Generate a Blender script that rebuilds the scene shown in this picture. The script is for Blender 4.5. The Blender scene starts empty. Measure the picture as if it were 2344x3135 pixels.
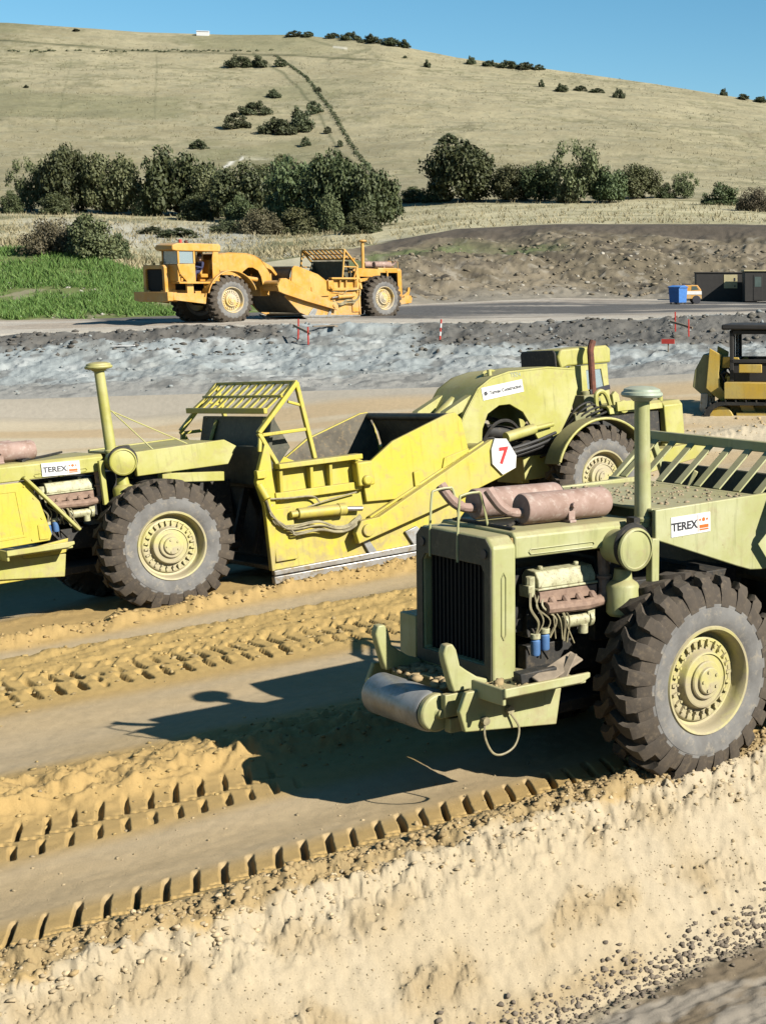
import bpy, bmesh, math, random
import numpy as np
from mathutils import Vector, Matrix
random.seed(7); rng = np.random.default_rng(11)
SC = bpy.context.scene
COL = SC.collection
rad = math.radians

# ------------------------------------------------------------------ camera, light
F_PX, CX, TH, CAM_H = 4600.0, 2360.0, rad(8.7), 5.0
cd = bpy.data.cameras.new('camera'); cam = bpy.data.objects.new('camera', cd); COL.objects.link(cam)
cd.sensor_fit = 'VERTICAL'; cd.sensor_height = 36.0; cd.sensor_width = 36.0
cd.lens = F_PX / 3135 * 36.0
cd.shift_x = -(CX - 1172.0) / 3135.0
cd.clip_start = 0.1; cd.clip_end = 5000
cam.location = (0, 0, CAM_H); cam.rotation_euler = (rad(90) - TH, 0, 0)
SC.camera = cam
SC.render.resolution_x = 765; SC.render.resolution_y = 1024

SUN_AZ, SUN_EL = rad(-25), rad(32.5)          # direction towards the sun
sd = Vector((math.cos(SUN_AZ) * math.cos(SUN_EL), math.sin(SUN_AZ) * math.cos(SUN_EL), math.sin(SUN_EL)))
W = bpy.data.worlds.new('World'); SC.world = W; W.use_nodes = True
nt = W.node_tree; bg = nt.nodes['Background']
sky = nt.nodes.new('ShaderNodeTexSky'); sky.sky_type = 'NISHITA'; sky.sun_disc = False
sky.sun_elevation = SUN_EL; sky.sun_rotation = rad(115); sky.altitude = 100; sky.air_density = 0.85; sky.dust_density = 0.2; sky.ozone_density = 2.5
hsv = nt.nodes.new('ShaderNodeHueSaturation'); hsv.inputs['Saturation'].default_value = 1.24; hsv.inputs['Hue'].default_value = .482
nt.links.new(sky.outputs[0], hsv.inputs['Color']); nt.links.new(hsv.outputs[0], bg.inputs[0]); bg.inputs[1].default_value = 0.05
sl = bpy.data.lights.new('sun', 'SUN'); sl.energy = 5.0; sl.angle = rad(0.5); sl.color = (1.0, 0.945, 0.85)
so = bpy.data.objects.new('sun', sl); COL.objects.link(so); so.location = (30, -20, 40)
so.rotation_euler = sd.to_track_quat('Z', 'Y').to_euler()
SC.view_settings.view_transform = 'Standard'; SC.view_settings.look = 'None'
SC.view_settings.exposure = 1.32; SC.view_settings.gamma = 1.0; SC.view_settings.use_curve_mapping = False

# ------------------------------------------------------------------ helpers
def tag(o, label=None, cat=None, group=None, kind=None):
    if label: o['label'] = label
    if cat: o['category'] = cat
    if group: o['group'] = group
    if kind: o['kind'] = kind
    return o

def empty(name, loc=(0, 0, 0), rot=(0, 0, 0), scale=1.0):
    o = bpy.data.objects.new(name, None); COL.objects.link(o)
    o.location = loc; o.rotation_euler = rot; o.scale = (scale,) * 3
    o.empty_display_size = .3
    return o

def link(name, me, parent=None):
    o = bpy.data.objects.new(name, me); COL.objects.link(o)
    if parent is not None: o.parent = parent
    return o

def mesh_np(name, V, Fc, mats, smooth=True, colors=None, midx=None):
    """V (n,3), Fc (m,3|4) arrays"""
    V = np.ascontiguousarray(V, dtype=np.float32); Fc = np.ascontiguousarray(Fc, dtype=np.int32)
    me = bpy.data.meshes.new(name); k = Fc.shape[1]
    me.vertices.add(len(V)); me.vertices.foreach_set('co', V.ravel())
    me.loops.add(Fc.size); me.loops.foreach_set('vertex_index', Fc.ravel())
    me.polygons.add(len(Fc)); me.polygons.foreach_set('loop_start', np.arange(0, Fc.size, k, dtype=np.int32))
    me.polygons.foreach_set('loop_total', np.full(len(Fc), k, dtype=np.int32))
    me.update(calc_edges=True)
    if smooth: me.polygons.foreach_set('use_smooth', np.ones(len(Fc), dtype=bool))
    for m in (mats if isinstance(mats, (list, tuple)) else [mats]): me.materials.append(m)
    if midx is not None: me.polygons.foreach_set('material_index', np.asarray(midx, dtype=np.int32))
    if colors is not None:
        a = me.color_attributes.new('tint', 'FLOAT_COLOR', 'POINT')
        a.data.foreach_set('color', np.c_[colors, np.ones(len(V))].astype(np.float32).ravel())
    me.validate()
    return me

def catmull(pts, n=6):
    P = [Vector(p) for p in pts]
    if len(P) < 3: return P
    Q = [P[0] * 2 - P[1]] + P + [P[-1] * 2 - P[-2]]
    out = []
    for i in range(1, len(Q) - 2):
        a, b, c, d = Q[i - 1:i + 3]
        for j in range(n):
            t = j / n
            out.append(0.5 * ((2 * b) + (c - a) * t + (2 * a - 5 * b + 4 * c - d) * t * t + (3 * b - a - 3 * c + d) * t ** 3))
    out.append(P[-1]); return out

class MB:
    def __init__(s): s.v = []; s.f = []; s.m = []
    def add(s, V, Fc, mi=0):
        b = len(s.v); s.v += [tuple(p) for p in V]
        s.f += [tuple(b + i for i in f) for f in Fc]; s.m += [mi] * len(Fc); return s
    def box(s, x0, x1, y0, y1, z0, z1, mi=0):
        V = [(x, y, z) for x in (x0, x1) for y in (y0, y1) for z in (z0, z1)]
        return s.add(V, [(0, 1, 3, 2), (4, 6, 7, 5), (0, 4, 5, 1), (2, 3, 7, 6), (0, 2, 6, 4), (1, 5, 7, 3)], mi)
    def prism(s, poly, a0, a1, axis='y', mi=0):
        """polygon in the plane across `axis`, extruded a0..a1 (y: xz poly, x: yz poly, z: xy poly)"""
        n = len(poly)
        def P(p, a): return {'y': (p[0], a, p[1]), 'x': (a, p[0], p[1]), 'z': (p[0], p[1], a)}[axis]
        V = [P(p, a0) for p in poly] + [P(p, a1) for p in poly]
        Fc = [tuple(range(n)), tuple(range(2 * n - 1, n - 1, -1))]
        Fc += [(i, i + n, (i + 1) % n + n, (i + 1) % n) for i in range(n)]
        return s.add(V, Fc, mi)
    def ring(s, outer, inner, a0, a1, axis='y', mi=0):
        """frame between two polygons of equal vertex count"""
        n = len(outer)
        def P(p, a): return {'y': (p[0], a, p[1]), 'x': (a, p[0], p[1]), 'z': (p[0], p[1], a)}[axis]
        V = [P(p, a) for a in (a0, a1) for q in (outer, inner) for p in q]
        Fc = []
        for i in range(n):
            j = (i + 1) % n
            Fc += [(i, j, n + j, n + i), (2 * n + i, 3 * n + i, 3 * n + j, 2 * n + j), (i, 2 * n + i, 2 * n + j, j), (n + i, n + j, 3 * n + j, 3 * n + i)]
        return s.add(V, Fc, mi)
    def tube(s, pts, r, n=8, mi=0, cap=True, spline=0):
        P = catmull(pts, spline) if spline else [Vector(p) for p in pts]
        R = r if isinstance(r, (list, tuple)) else [r] * len(P)
        if len(R) != len(P): R = [R[min(len(R) - 1, int(i * len(R) / len(P)))] for i in range(len(P))]
        V = []; up = None
        for i, p in enumerate(P):
            d = (P[min(i + 1, len(P) - 1)] - P[max(i - 1, 0)])
            if d.length < 1e-6: d = Vector((0, 0, 1))
            d.normalize()
            if up is None: up = Vector((0, 0, 1)) if abs(d.z) < .9 else Vector((1, 0, 0))
            a = d.cross(up)
            if a.length < 1e-4: a = d.cross(Vector((0, 1, 0)))
            a.normalize(); b = a.cross(d); up = b
            for k in range(n):
                t = 2 * math.pi * k / n
                V.append(p + (a * math.cos(t) + b * math.sin(t)) * R[i])
        Fc = [(i * n + k, i * n + (k + 1) % n, (i + 1) * n + (k + 1) % n, (i + 1) * n + k) for i in range(len(P) - 1) for k in range(n)]
        if cap: Fc += [tuple(range(n - 1, -1, -1)), tuple(range((len(P) - 1) * n, len(P) * n))]
        return s.add(V, Fc, mi)
    def cyl(s, p, q, r, r2=None, n=20, mi=0): return s.tube([p, q], [r, r if r2 is None else r2], n, mi)
    def lathe(s, prof, c=(0, 0, 0), axis='z', n=32, mi=0, closed=False):
        """prof: list of (radius, height along axis)"""
        V = []
        for r, h in prof:
            for k in range(n):
                t = 2 * math.pi * k / n; a, b = r * math.cos(t), r * math.sin(t)
                p = {'z': (a, b, h), 'y': (a, h, b), 'x': (h, a, b)}[axis]
                V.append((p[0] + c[0], p[1] + c[1], p[2] + c[2]))
        m = len(prof); Fc = []
        for i in range(m if closed else m - 1):
            j = (i + 1) % m
            Fc += [(i * n + k, i * n + (k + 1) % n, j * n + (k + 1) % n, j * n + k) for k in range(n)]
        if not closed:
            if prof[0][0] > 1e-4: Fc.append(tuple(range(n)))
            if prof[-1][0] > 1e-4: Fc.append(tuple(range((m - 1) * n, m * n)))
        return s.add(V, Fc, mi)
    def beam(s, p, q, w, h, up=(0, 0, 1), mi=0):
        p, q = Vector(p), Vector(q); d = (q - p).normalized(); u = Vector(up)
        a = d.cross(u)
        if a.length < 1e-4: a = d.cross(Vector((0, 1, 0)))
        a.normalize(); b = a.cross(d)
        V = [c + a * sx * w / 2 + b * sz * h / 2 for c in (p, q) for sx in (-1, 1) for sz in (-1, 1)]
        return s.add(V, [(0, 1, 3, 2), (4, 6, 7, 5), (0, 4, 5, 1), (2, 3, 7, 6), (0, 2, 6, 4), (1, 5, 7, 3)], mi)
    def mirror_y(s):
        V = [(x, -y, z) for x, y, z in s.v]; Fc = [tuple(reversed(f)) for f in s.f]
        o = MB(); o.v = V; o.f = Fc; o.m = list(s.m); return o
    def mesh(s, name, mats, smooth=35):
        me = bpy.data.meshes.new(name); me.from_pydata(s.v, [], s.f)
        for m in (mats if isinstance(mats, (list, tuple)) else [mats]): me.materials.append(m)
        me.polygons.foreach_set('material_index', s.m)
        bm = bmesh.new(); bm.from_mesh(me); bmesh.ops.recalc_face_normals(bm, faces=bm.faces); bm.to_mesh(me); bm.free()
        if smooth:
            me.polygons.foreach_set('use_smooth', [True] * len(me.polygons)); me.set_sharp_from_angle(angle=rad(smooth))
        return me
    def build(s, name, mats, parent=None, bevel=0.012, smooth=35):
        o = link(name, s.mesh(name, mats, smooth), parent)
        if bevel:
            b = o.modifiers.new('bevel', 'BEVEL'); b.width = bevel; b.segments = 2; b.limit_method = 'ANGLE'; b.angle_limit = rad(40)
        return o

# noise ------------------------------------------------------------
_T = rng.random((256, 256)).astype(np.float64)
def vn(x, y, s=0):
    x = np.asarray(x, float) + s * 17.31; y = np.asarray(y, float) + s * 9.77
    i = np.floor(x).astype(int); j = np.floor(y).astype(int); u = x - i; v = y - j
    u = u * u * (3 - 2 * u); v = v * v * (3 - 2 * v)
    a = _T[i & 255, j & 255]; b = _T[(i + 1) & 255, j & 255]; c = _T[i & 255, (j + 1) & 255]; d = _T[(i + 1) & 255, (j + 1) & 255]
    return (a * (1 - u) + b * u) * (1 - v) + (c * (1 - u) + d * u) * v
def fbm(x, y, s=0, o=4):
    t = 0; a = .5; n = 0
    for k in range(o):
        t = t + a * vn(x * 2 ** k, y * 2 ** k, s + k * 3); n += a; a *= .5
    return t / n
def sstep(a, b, x):
    t = np.clip((x - a) / (b - a), 0, 1); return t * t * (3 - 2 * t)

# ------------------------------------------------------------------ materials
ALB = .54          # overall reflectance level: dry soil about .25, paint about .35
def al(c): return tuple(x * ALB for x in c)
def newmat(name, rough=.6, metal=0.0, spec=.4):
    m = bpy.data.materials.new(name); m.use_nodes = True; n = m.node_tree
    b = n.nodes['Principled BSDF']; b.inputs['Roughness'].default_value = rough; b.inputs['Metallic'].default_value = metal
    b.inputs['Specular IOR Level'].default_value = spec
    return m, n, b
def N(n, t, **kw):
    o = n.nodes.new(t)
    for k, v in kw.items(): setattr(o, k, v)
    return o
def mixc(n, fac, a, b):
    m = N(n, 'ShaderNodeMix', data_type='RGBA')
    for s, val in ((0, fac), (6, a), (7, b)):
        if isinstance(val, bpy.types.NodeSocket): n.links.new(val, m.inputs[s])
        elif s == 0: m.inputs[0].default_value = val
        else: m.inputs[s].default_value = (*val, 1)
    return m.outputs[2]
def math_(n, op, a, b=None, clamp=False):
    m = N(n, 'ShaderNodeMath', operation=op, use_clamp=clamp)
    for i, val in enumerate((a, b)):
        if val is None: continue
        if isinstance(val, bpy.types.NodeSocket): n.links.new(val, m.inputs[i])
        else: m.inputs[i].default_value = val
    return m.outputs[0]
def noise_(n, scale, detail=4, rough=.6, vec=None, dist=0.0):
    t = N(n, 'ShaderNodeTexNoise'); t.inputs['Scale'].default_value = scale; t.inputs['Detail'].default_value = detail
    t.inputs['Roughness'].default_value = rough; t.inputs['Distortion'].default_value = dist
    if vec is not None: n.links.new(vec, t.inputs['Vector'])
    return t.outputs['Fac']
def ramp_(n, fac, a, b):
    r = N(n, 'ShaderNodeMapRange'); r.inputs[1].default_value = a; r.inputs[2].default_value = b; r.interpolation_type = 'SMOOTHSTEP'
    n.links.new(fac, r.inputs[0]); return r.outputs[0]
def bump_(n, b, h, strength, dist=.02):
    k = N(n, 'ShaderNodeBump'); k.inputs['Strength'].default_value = strength; k.inputs['Distance'].default_value = dist
    n.links.new(h, k.inputs['Height']); n.links.new(k.outputs[0], b.inputs['Normal'])

def paint(name, base, fade, dirt=(.36, .27, .15), dirt_amt=.5, rough=.5, rust=0.0, metal=0.0):
    """worn machine paint: sun-faded patches, dust lying on upward faces, smears of soil, chipped spots"""
    base, fade, dirt = al(base), al(fade), al(dirt)
    m, n, b = newmat(name, rough, metal)
    tc = N(n, 'ShaderNodeTexCoord').outputs['Object']; geo = N(n, 'ShaderNodeNewGeometry')
    big = noise_(n, 1.3, 5, .6, tc); mid = noise_(n, 6, 6, .65, tc, .6); fine = noise_(n, 45, 4, .7, tc)
    c = mixc(n, ramp_(n, big, .36, .66), base, fade)
    sx = N(n, 'ShaderNodeSeparateXYZ'); n.links.new(geo.outputs['Normal'], sx.inputs[0])
    up = ramp_(n, sx.outputs[2], .35, .95)
    smear = ramp_(n, mid, .50, .72)
    sp = N(n, 'ShaderNodeSeparateXYZ'); n.links.new(tc, sp.inputs[0])
    low = math_(n, 'MULTIPLY', ramp_(n, sp.outputs[2], 1.7, .25), ramp_(n, noise_(n, 3.1, 5, .65, tc, .8), .38, .62))
    mp = N(n, 'ShaderNodeMapping'); mp.inputs['Scale'].default_value = (9, 9, .9); n.links.new(tc, mp.inputs[0])
    run = ramp_(n, noise_(n, 1.6, 5, .7, mp.outputs[0]), .52, .74)
    c = mixc(n, math_(n, 'MULTIPLY', run, .42), c, tuple(x * .42 for x in base))
    f = math_(n, 'ADD', math_(n, 'MULTIPLY', up, .75), math_(n, 'MULTIPLY', smear, .65))
    f = math_(n, 'MULTIPLY', math_(n, 'ADD', f, math_(n, 'MULTIPLY', low, .9)), dirt_amt, True)
    f = math_(n, 'MULTIPLY', f, math_(n, 'ADD', math_(n, 'MULTIPLY', fine, 1.0), .55), True)
    c = mixc(n, f, c, dirt)
    chip = ramp_(n, noise_(n, 17, 6, .75, tc), .655 - rust * .12, .70 - rust * .12)
    c = mixc(n, math_(n, 'MULTIPLY', chip, .75), c, (.11, .055, .03))
    n.links.new(c, b.inputs['Base Color'])
    r = math_(n, 'ADD', math_(n, 'MULTIPLY', mid, .35), rough - .12, True); n.links.new(r, b.inputs['Roughness'])
    bump_(n, b, mid, .12, .02)
    return m

def plain(name, base, var=.25, scale=8, rough=.7, metal=0.0, bump=.15, alt=None, dirt=None):
    base = al(base); alt = al(alt) if alt else None; dirt = al(dirt) if dirt else None
    m, n, b = newmat(name, rough, metal)
    tc = N(n, 'ShaderNodeTexCoord').outputs['Object']
    f = noise_(n, scale, 6, .65, tc)
    alt = alt or tuple(x * (1 - var) for x in base)
    c = mixc(n, ramp_(n, f, .32, .68), base, alt)
    if dirt:
        c = mixc(n, ramp_(n, noise_(n, scale * 2.7, 5, .7, tc), .5, .7), c, dirt)
    n.links.new(c, b.inputs['Base Color']); bump_(n, b, noise_(n, scale * 4, 5, .6, tc), bump, .01)
    return m

def soil(name, grain=60, rough=.95, bump=.5, dist=.01, contrast=.35):
    """albedo from the 'tint' attribute (soil types), fine grain from noise"""
    m, n, b = newmat(name, rough, 0, .15)
    tc = N(n, 'ShaderNodeTexCoord').outputs['Object']
    at = N(n, 'ShaderNodeAttribute', attribute_name='tint')
    f = noise_(n, grain, 6, .7, tc); g = noise_(n, grain * .13, 4, .6, tc)
    k = math_(n, 'ADD', math_(n, 'MULTIPLY', f, contrast), math_(n, 'MULTIPLY', g, contrast))
    k = math_(n, 'MULTIPLY', math_(n, 'ADD', k, 1 - contrast), ALB)
    v = N(n, 'ShaderNodeVectorMath', operation='SCALE'); n.links.new(at.outputs['Color'], v.inputs[0]); n.links.new(k, v.inputs['Scale'])
    n.links.new(v.outputs[0], b.inputs['Base Color'])
    bump_(n, b, f, bump, dist)
    return m

def leafmat(name, a, bcol, trans=.12):
    a, bcol = al(a), al(bcol)
    m, n, b = newmat(name, .65, 0, .25)
    oi = N(n, 'ShaderNodeObjectInfo'); geo = N(n, 'ShaderNodeNewGeometry')
    c = mixc(n, geo.outputs['Random Per Island'], a, bcol)
    hs = N(n, 'ShaderNodeHueSaturation'); n.links.new(c, hs.inputs['Color'])
    n.links.new(math_(n, 'ADD', math_(n, 'MULTIPLY', oi.outputs['Random'], .5), .75), hs.inputs['Value'])
    n.links.new(math_(n, 'ADD', math_(n, 'MULTIPLY', oi.outputs['Random'], .05), .475), hs.inputs['Hue'])
    n.links.new(hs.outputs[0], b.inputs['Base Color'])
    return m

M = {}
M['lime'] = paint('lime_paint', (.40, .405, .165), (.50, .50, .28), dirt_amt=.55)
M['yellow'] = paint('yellow_paint', (.58, .48, .03), (.52, .46, .10), dirt_amt=.60)
M['limeyellow'] = paint('yellow_green_paint', (.42, .40, .075), (.50, .48, .18), dirt_amt=.55)
M['orange'] = paint('orange_paint', (.64, .29, .02), (.64, .38, .09), dirt_amt=.5, dirt=(.42, .36, .27))
M['dozer'] = paint('dozer_paint', (.66, .42, .05), (.62, .46, .12), dirt_amt=.45)
M['olive'] = paint('olive_shade_paint', (.20, .20, .085), (.27, .26, .12), dirt_amt=.45)  # machine paint made darker so faces turned from the sun look shaded
M['rimy'] = paint('rim_paint', (.52, .47, .17), (.54, .49, .26), dirt_amt=.75, dirt=(.42, .36, .23))
M['rimo'] = paint('orange_rim_paint', (.68, .46, .12), (.62, .50, .26), dirt_amt=.8, dirt=(.5, .44, .34))
M['dark'] = plain('dark_oily_shade_metal', (.030, .028, .024), .5, 5, .7, dirt=(.09, .07, .045))  # oily metal; also painted shade on the cab rear and bowl back wall
M['grille'] = plain('radiator_core', (.012, .012, .011), .4, 30, .8)
M['steel'] = plain('worn_bare_steel', (.62, .61, .58), .3, 3, .38, .75, alt=(.46, .42, .36), dirt=(.42, .33, .2))
M['galv'] = plain('dented_grey_metal', (.50, .50, .48), .3, 4, .45, .5, alt=(.33, .33, .32), dirt=(.36, .32, .25))
M['rust'] = plain('pinkish_rusty_metal', (.42, .29, .24), .3, 4, .75, .1, alt=(.30, .19, .145), dirt=(.50, .40, .34))
M['pipe'] = plain('red_brown_rust', (.20, .065, .035), .4, 8, .8, alt=(.10, .035, .02))
M['engine'] = plain('engine_paint', (.55, .54, .34), .3, 10, .55, alt=(.38, .36, .2), dirt=(.2, .15, .09))
M['manifold'] = plain('heated_iron', (.36, .24, .17), .4, 10, .8, alt=(.22, .14, .1))
M['blue'] = plain('blue_filter', (.10, .22, .46), .2, 6, .5)
M['hose'] = plain('dusty_hose', (.40, .35, .20), .4, 7, .6, alt=(.2, .17, .1))
M['rubberhose'] = plain('black_hose', (.03, .028, .025), .4, 9, .6)
M['white'] = plain('white_sign', (.80, .80, .78), .05, 3, .5, bump=.02)
M['red'] = plain('red_print', (.55, .02, .02), .1, 5, .5, bump=.02)
M['black'] = plain('black_print', (.04, .04, .05), .1, 5, .5, bump=.02)
M['orangeprint'] = plain('orange_print', (.75, .16, .02), .1, 5, .5, bump=.02)
M['redpaint'] = plain('red_stake_paint', (.65, .06, .04), .25, 5, .6)
M['wood'] = plain('grey_timber', (.34, .27, .19), .35, 6, .85)
M['shade_olive'] = plain('dark_shade_olive_paint', (.085, .085, .050), .35, 5, .65, alt=(.05, .048, .03), dirt=(.13, .11, .07))  # shade put into the colour of the radiator face and ejector
M['shade_liner'] = plain('shaded_bowl_steel', (.16, .14, .10), .4, 4, .6, .2, alt=(.09, .078, .055), dirt=(.24, .18, .10))  # worn steel, darkened to stand for shade inside bowl and apron
M['capgreen'] = paint('pale_green_paint', (.40, .47, .36), (.50, .54, .42), dirt_amt=.3, rough=.4)
M['tread'] = plain('tyre_tread_rubber', (.060, .048, .036), .4, 5, .9, bump=.4, alt=(.085, .066, .046), dirt=(.13, .10, .066))
M['wall'] = plain('dusty_tyre_sidewall', (.215, .21, .20), .3, 3, .9, bump=.35, alt=(.145, .14, .132), dirt=(.29, .26, .21))
M['seat'] = plain('orange_vinyl', (.70, .30, .02), .2, 4, .6)
mg, n_, b_ = newmat('window_glass', .08, 0, .5); b_.inputs['Base Color'].default_value = (.20, .26, .28, 1); b_.inputs['Alpha'].default_value = .6; M['glass'] = mg
M['darkglass'] = plain('dark_window_glass', (.10, .14, .13), .2, 2, .12, bump=0.0)
M['cloth'] = plain('dark_blue_cloth', (.045, .05, .12), .3, 9, .9)
M['skin'] = plain('skin', (.45, .27, .19), .1, 9, .6)
M['hair'] = plain('dark_hair', (.03, .02, .015), .2, 30, .7)
M['cabin'] = plain('brown_cabin_wall', (.030, .026, .022), .3, 3, .7)
M['cream'] = plain('cream_panel', (.55, .48, .27), .15, 3, .6)
M['binblue'] = plain('blue_bin_paint', (.07, .22, .58), .2, 5, .5)
M['bark'] = plain('bark', (.12, .095, .07), .4, 4, .9)
M['leafA'] = leafmat('dark_leaves', (.046, .066, .024), (.105, .125, .046))
M['leafB'] = leafmat('olive_leaves', (.075, .090, .034), (.150, .158, .068))
M['leafC'] = leafmat('bronze_leaves', (.085, .072, .040), (.145, .120, .068))
M['leafD'] = leafmat('scrub_leaves', (.048, .060, .026), (.10, .11, .050))
M['grass'] = leafmat('bank_grass', (.075, .15, .025), (.16, .23, .055))
M['tussock'] = leafmat('tussock_grass', (.13, .125, .06), (.30, .265, .15))
M['drygrass'] = leafmat('dry_grass', (.30, .27, .14), (.42, .37, .21))
# ------------------------------------------------------------------ terrain
def rayk(u, v):
    x = (u - CX) / F_PX; y = -(v - 1567) / F_PX; c, s = math.cos(TH), math.sin(TH)
    d = c + y * s
    return x / d, (-s + y * c) / d              # X/Y and (Z-5)/Y
UU = [-700, 22, 180, 300, 430, 700, 900, 1172, 1400, 1700, 2000, 2344, 3200]
def curve(vs, Ys):
    if not isinstance(Ys, (list, tuple)): Ys = [Ys] * len(UU)
    k, s = zip(*[rayk(u, v) for u, v in zip(UU, vs)])
    return np.array(k), np.array(s), np.array(Ys, float)
CV = [
    curve([1232, 1222, 1218, 1214, 1210, 1203, 1198, 1190, 1183, 1170, 1150, 1130, 1120], 52),
    curve([1022, 1020, 1014, 1010, 1006, 995, 990, 986, 986, 982, 970, 958, 950], 64),
    curve([982, 980, 978, 975, 970, 960, 950, 935, 925, 912, 915, 922, 925], [74, 74, 74, 74, 75, 80, 88, 97, 108, 118, 122, 122, 122]),
    curve([750, 758, 760, 786, 828, 820, 790, 745, 700, 688, 690, 695, 700], [98, 98, 97, 95, 94, 100, 110, 140, 150, 150, 150, 150, 150]),
    curve([645, 648, 650, 650, 652, 662, 672, 640, 622, 615, 612, 625, 640], 240),
    curve([60, 69, 80, 88, 98, 106, 106, 130, 176, 214, 256, 312, 380], [600, 600, 600, 600, 600, 600, 600, 590, 580, 570, 560, 550, 540]),
]
def cv(i, k):
    K, S, Y = CV[i]
    return np.interp(k, K, S), np.interp(k, K, Y)
TA = rad(44.7); ES = (math.cos(TA), math.sin(TA)); ET = (math.sin(TA), -math.cos(TA))
def st(X, Y): return X * ES[0] + Y * ES[1], X * ET[0] + Y * ET[1]
def xy(s, t): return s * ES[0] + t * ET[0], s * ES[1] + t * ET[1]

def gauss(t, c, w): return np.exp(-((t - c) / w) ** 2)
def band(t, a, b, e=.15): return sstep(a - e, a + e, t) * (1 - sstep(b - e, b + e, t))

def prints(s, t, tc, half, pitch, ph, slant, fill=.42):
    """chevron pockets left by tyre lugs"""
    q = ((s - slant * np.abs(t - tc) + ph) / pitch) % 1.0
    p = sstep(0, .10, q) * (1 - sstep(fill - .08, fill, q))
    return p * (1 - sstep(half * .8, half, np.abs(t - tc)))

def lump_mask(s, t):
    w = .35 * (fbm(s * .9, t * .4, 27, 3) - .5)
    return sstep(.42, .58, fbm(s * 1.4, t * 2.2, 23, 3)) * np.clip(gauss(t, -10.22 + w, .20) + .8 * gauss(t, -10.86 + w, .16) + .9 * gauss(t, -9.75, .12), 0, 1)

def dash(s, t, t0, t1, pitch, ph, slant, fill):
    w = (s - slant * (t - t1 if slant < 0 else t - t0) + ph + .05 * (fbm(s * 2.3, t * 2.3, 36, 3) - .5)) / pitch
    i = np.floor(w).astype(int); q = w - i; rn = _T[i & 255, 7]; r2_ = _T[i & 255, 19]
    t = t + .05 * (r2_ - .5) + .03 * (fbm(s * 9, t * 9, 37, 2) - .5); fill = fill * (.75 + .5 * r2_)
    return (.45 + .65 * rn) * sstep(0, .12, q) * (1 - sstep(fill - .10, fill, q)) * sstep(t0 - .05, t0 + .03, t) * (1 - sstep(t1 - .03, t1 + .04, t))

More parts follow.
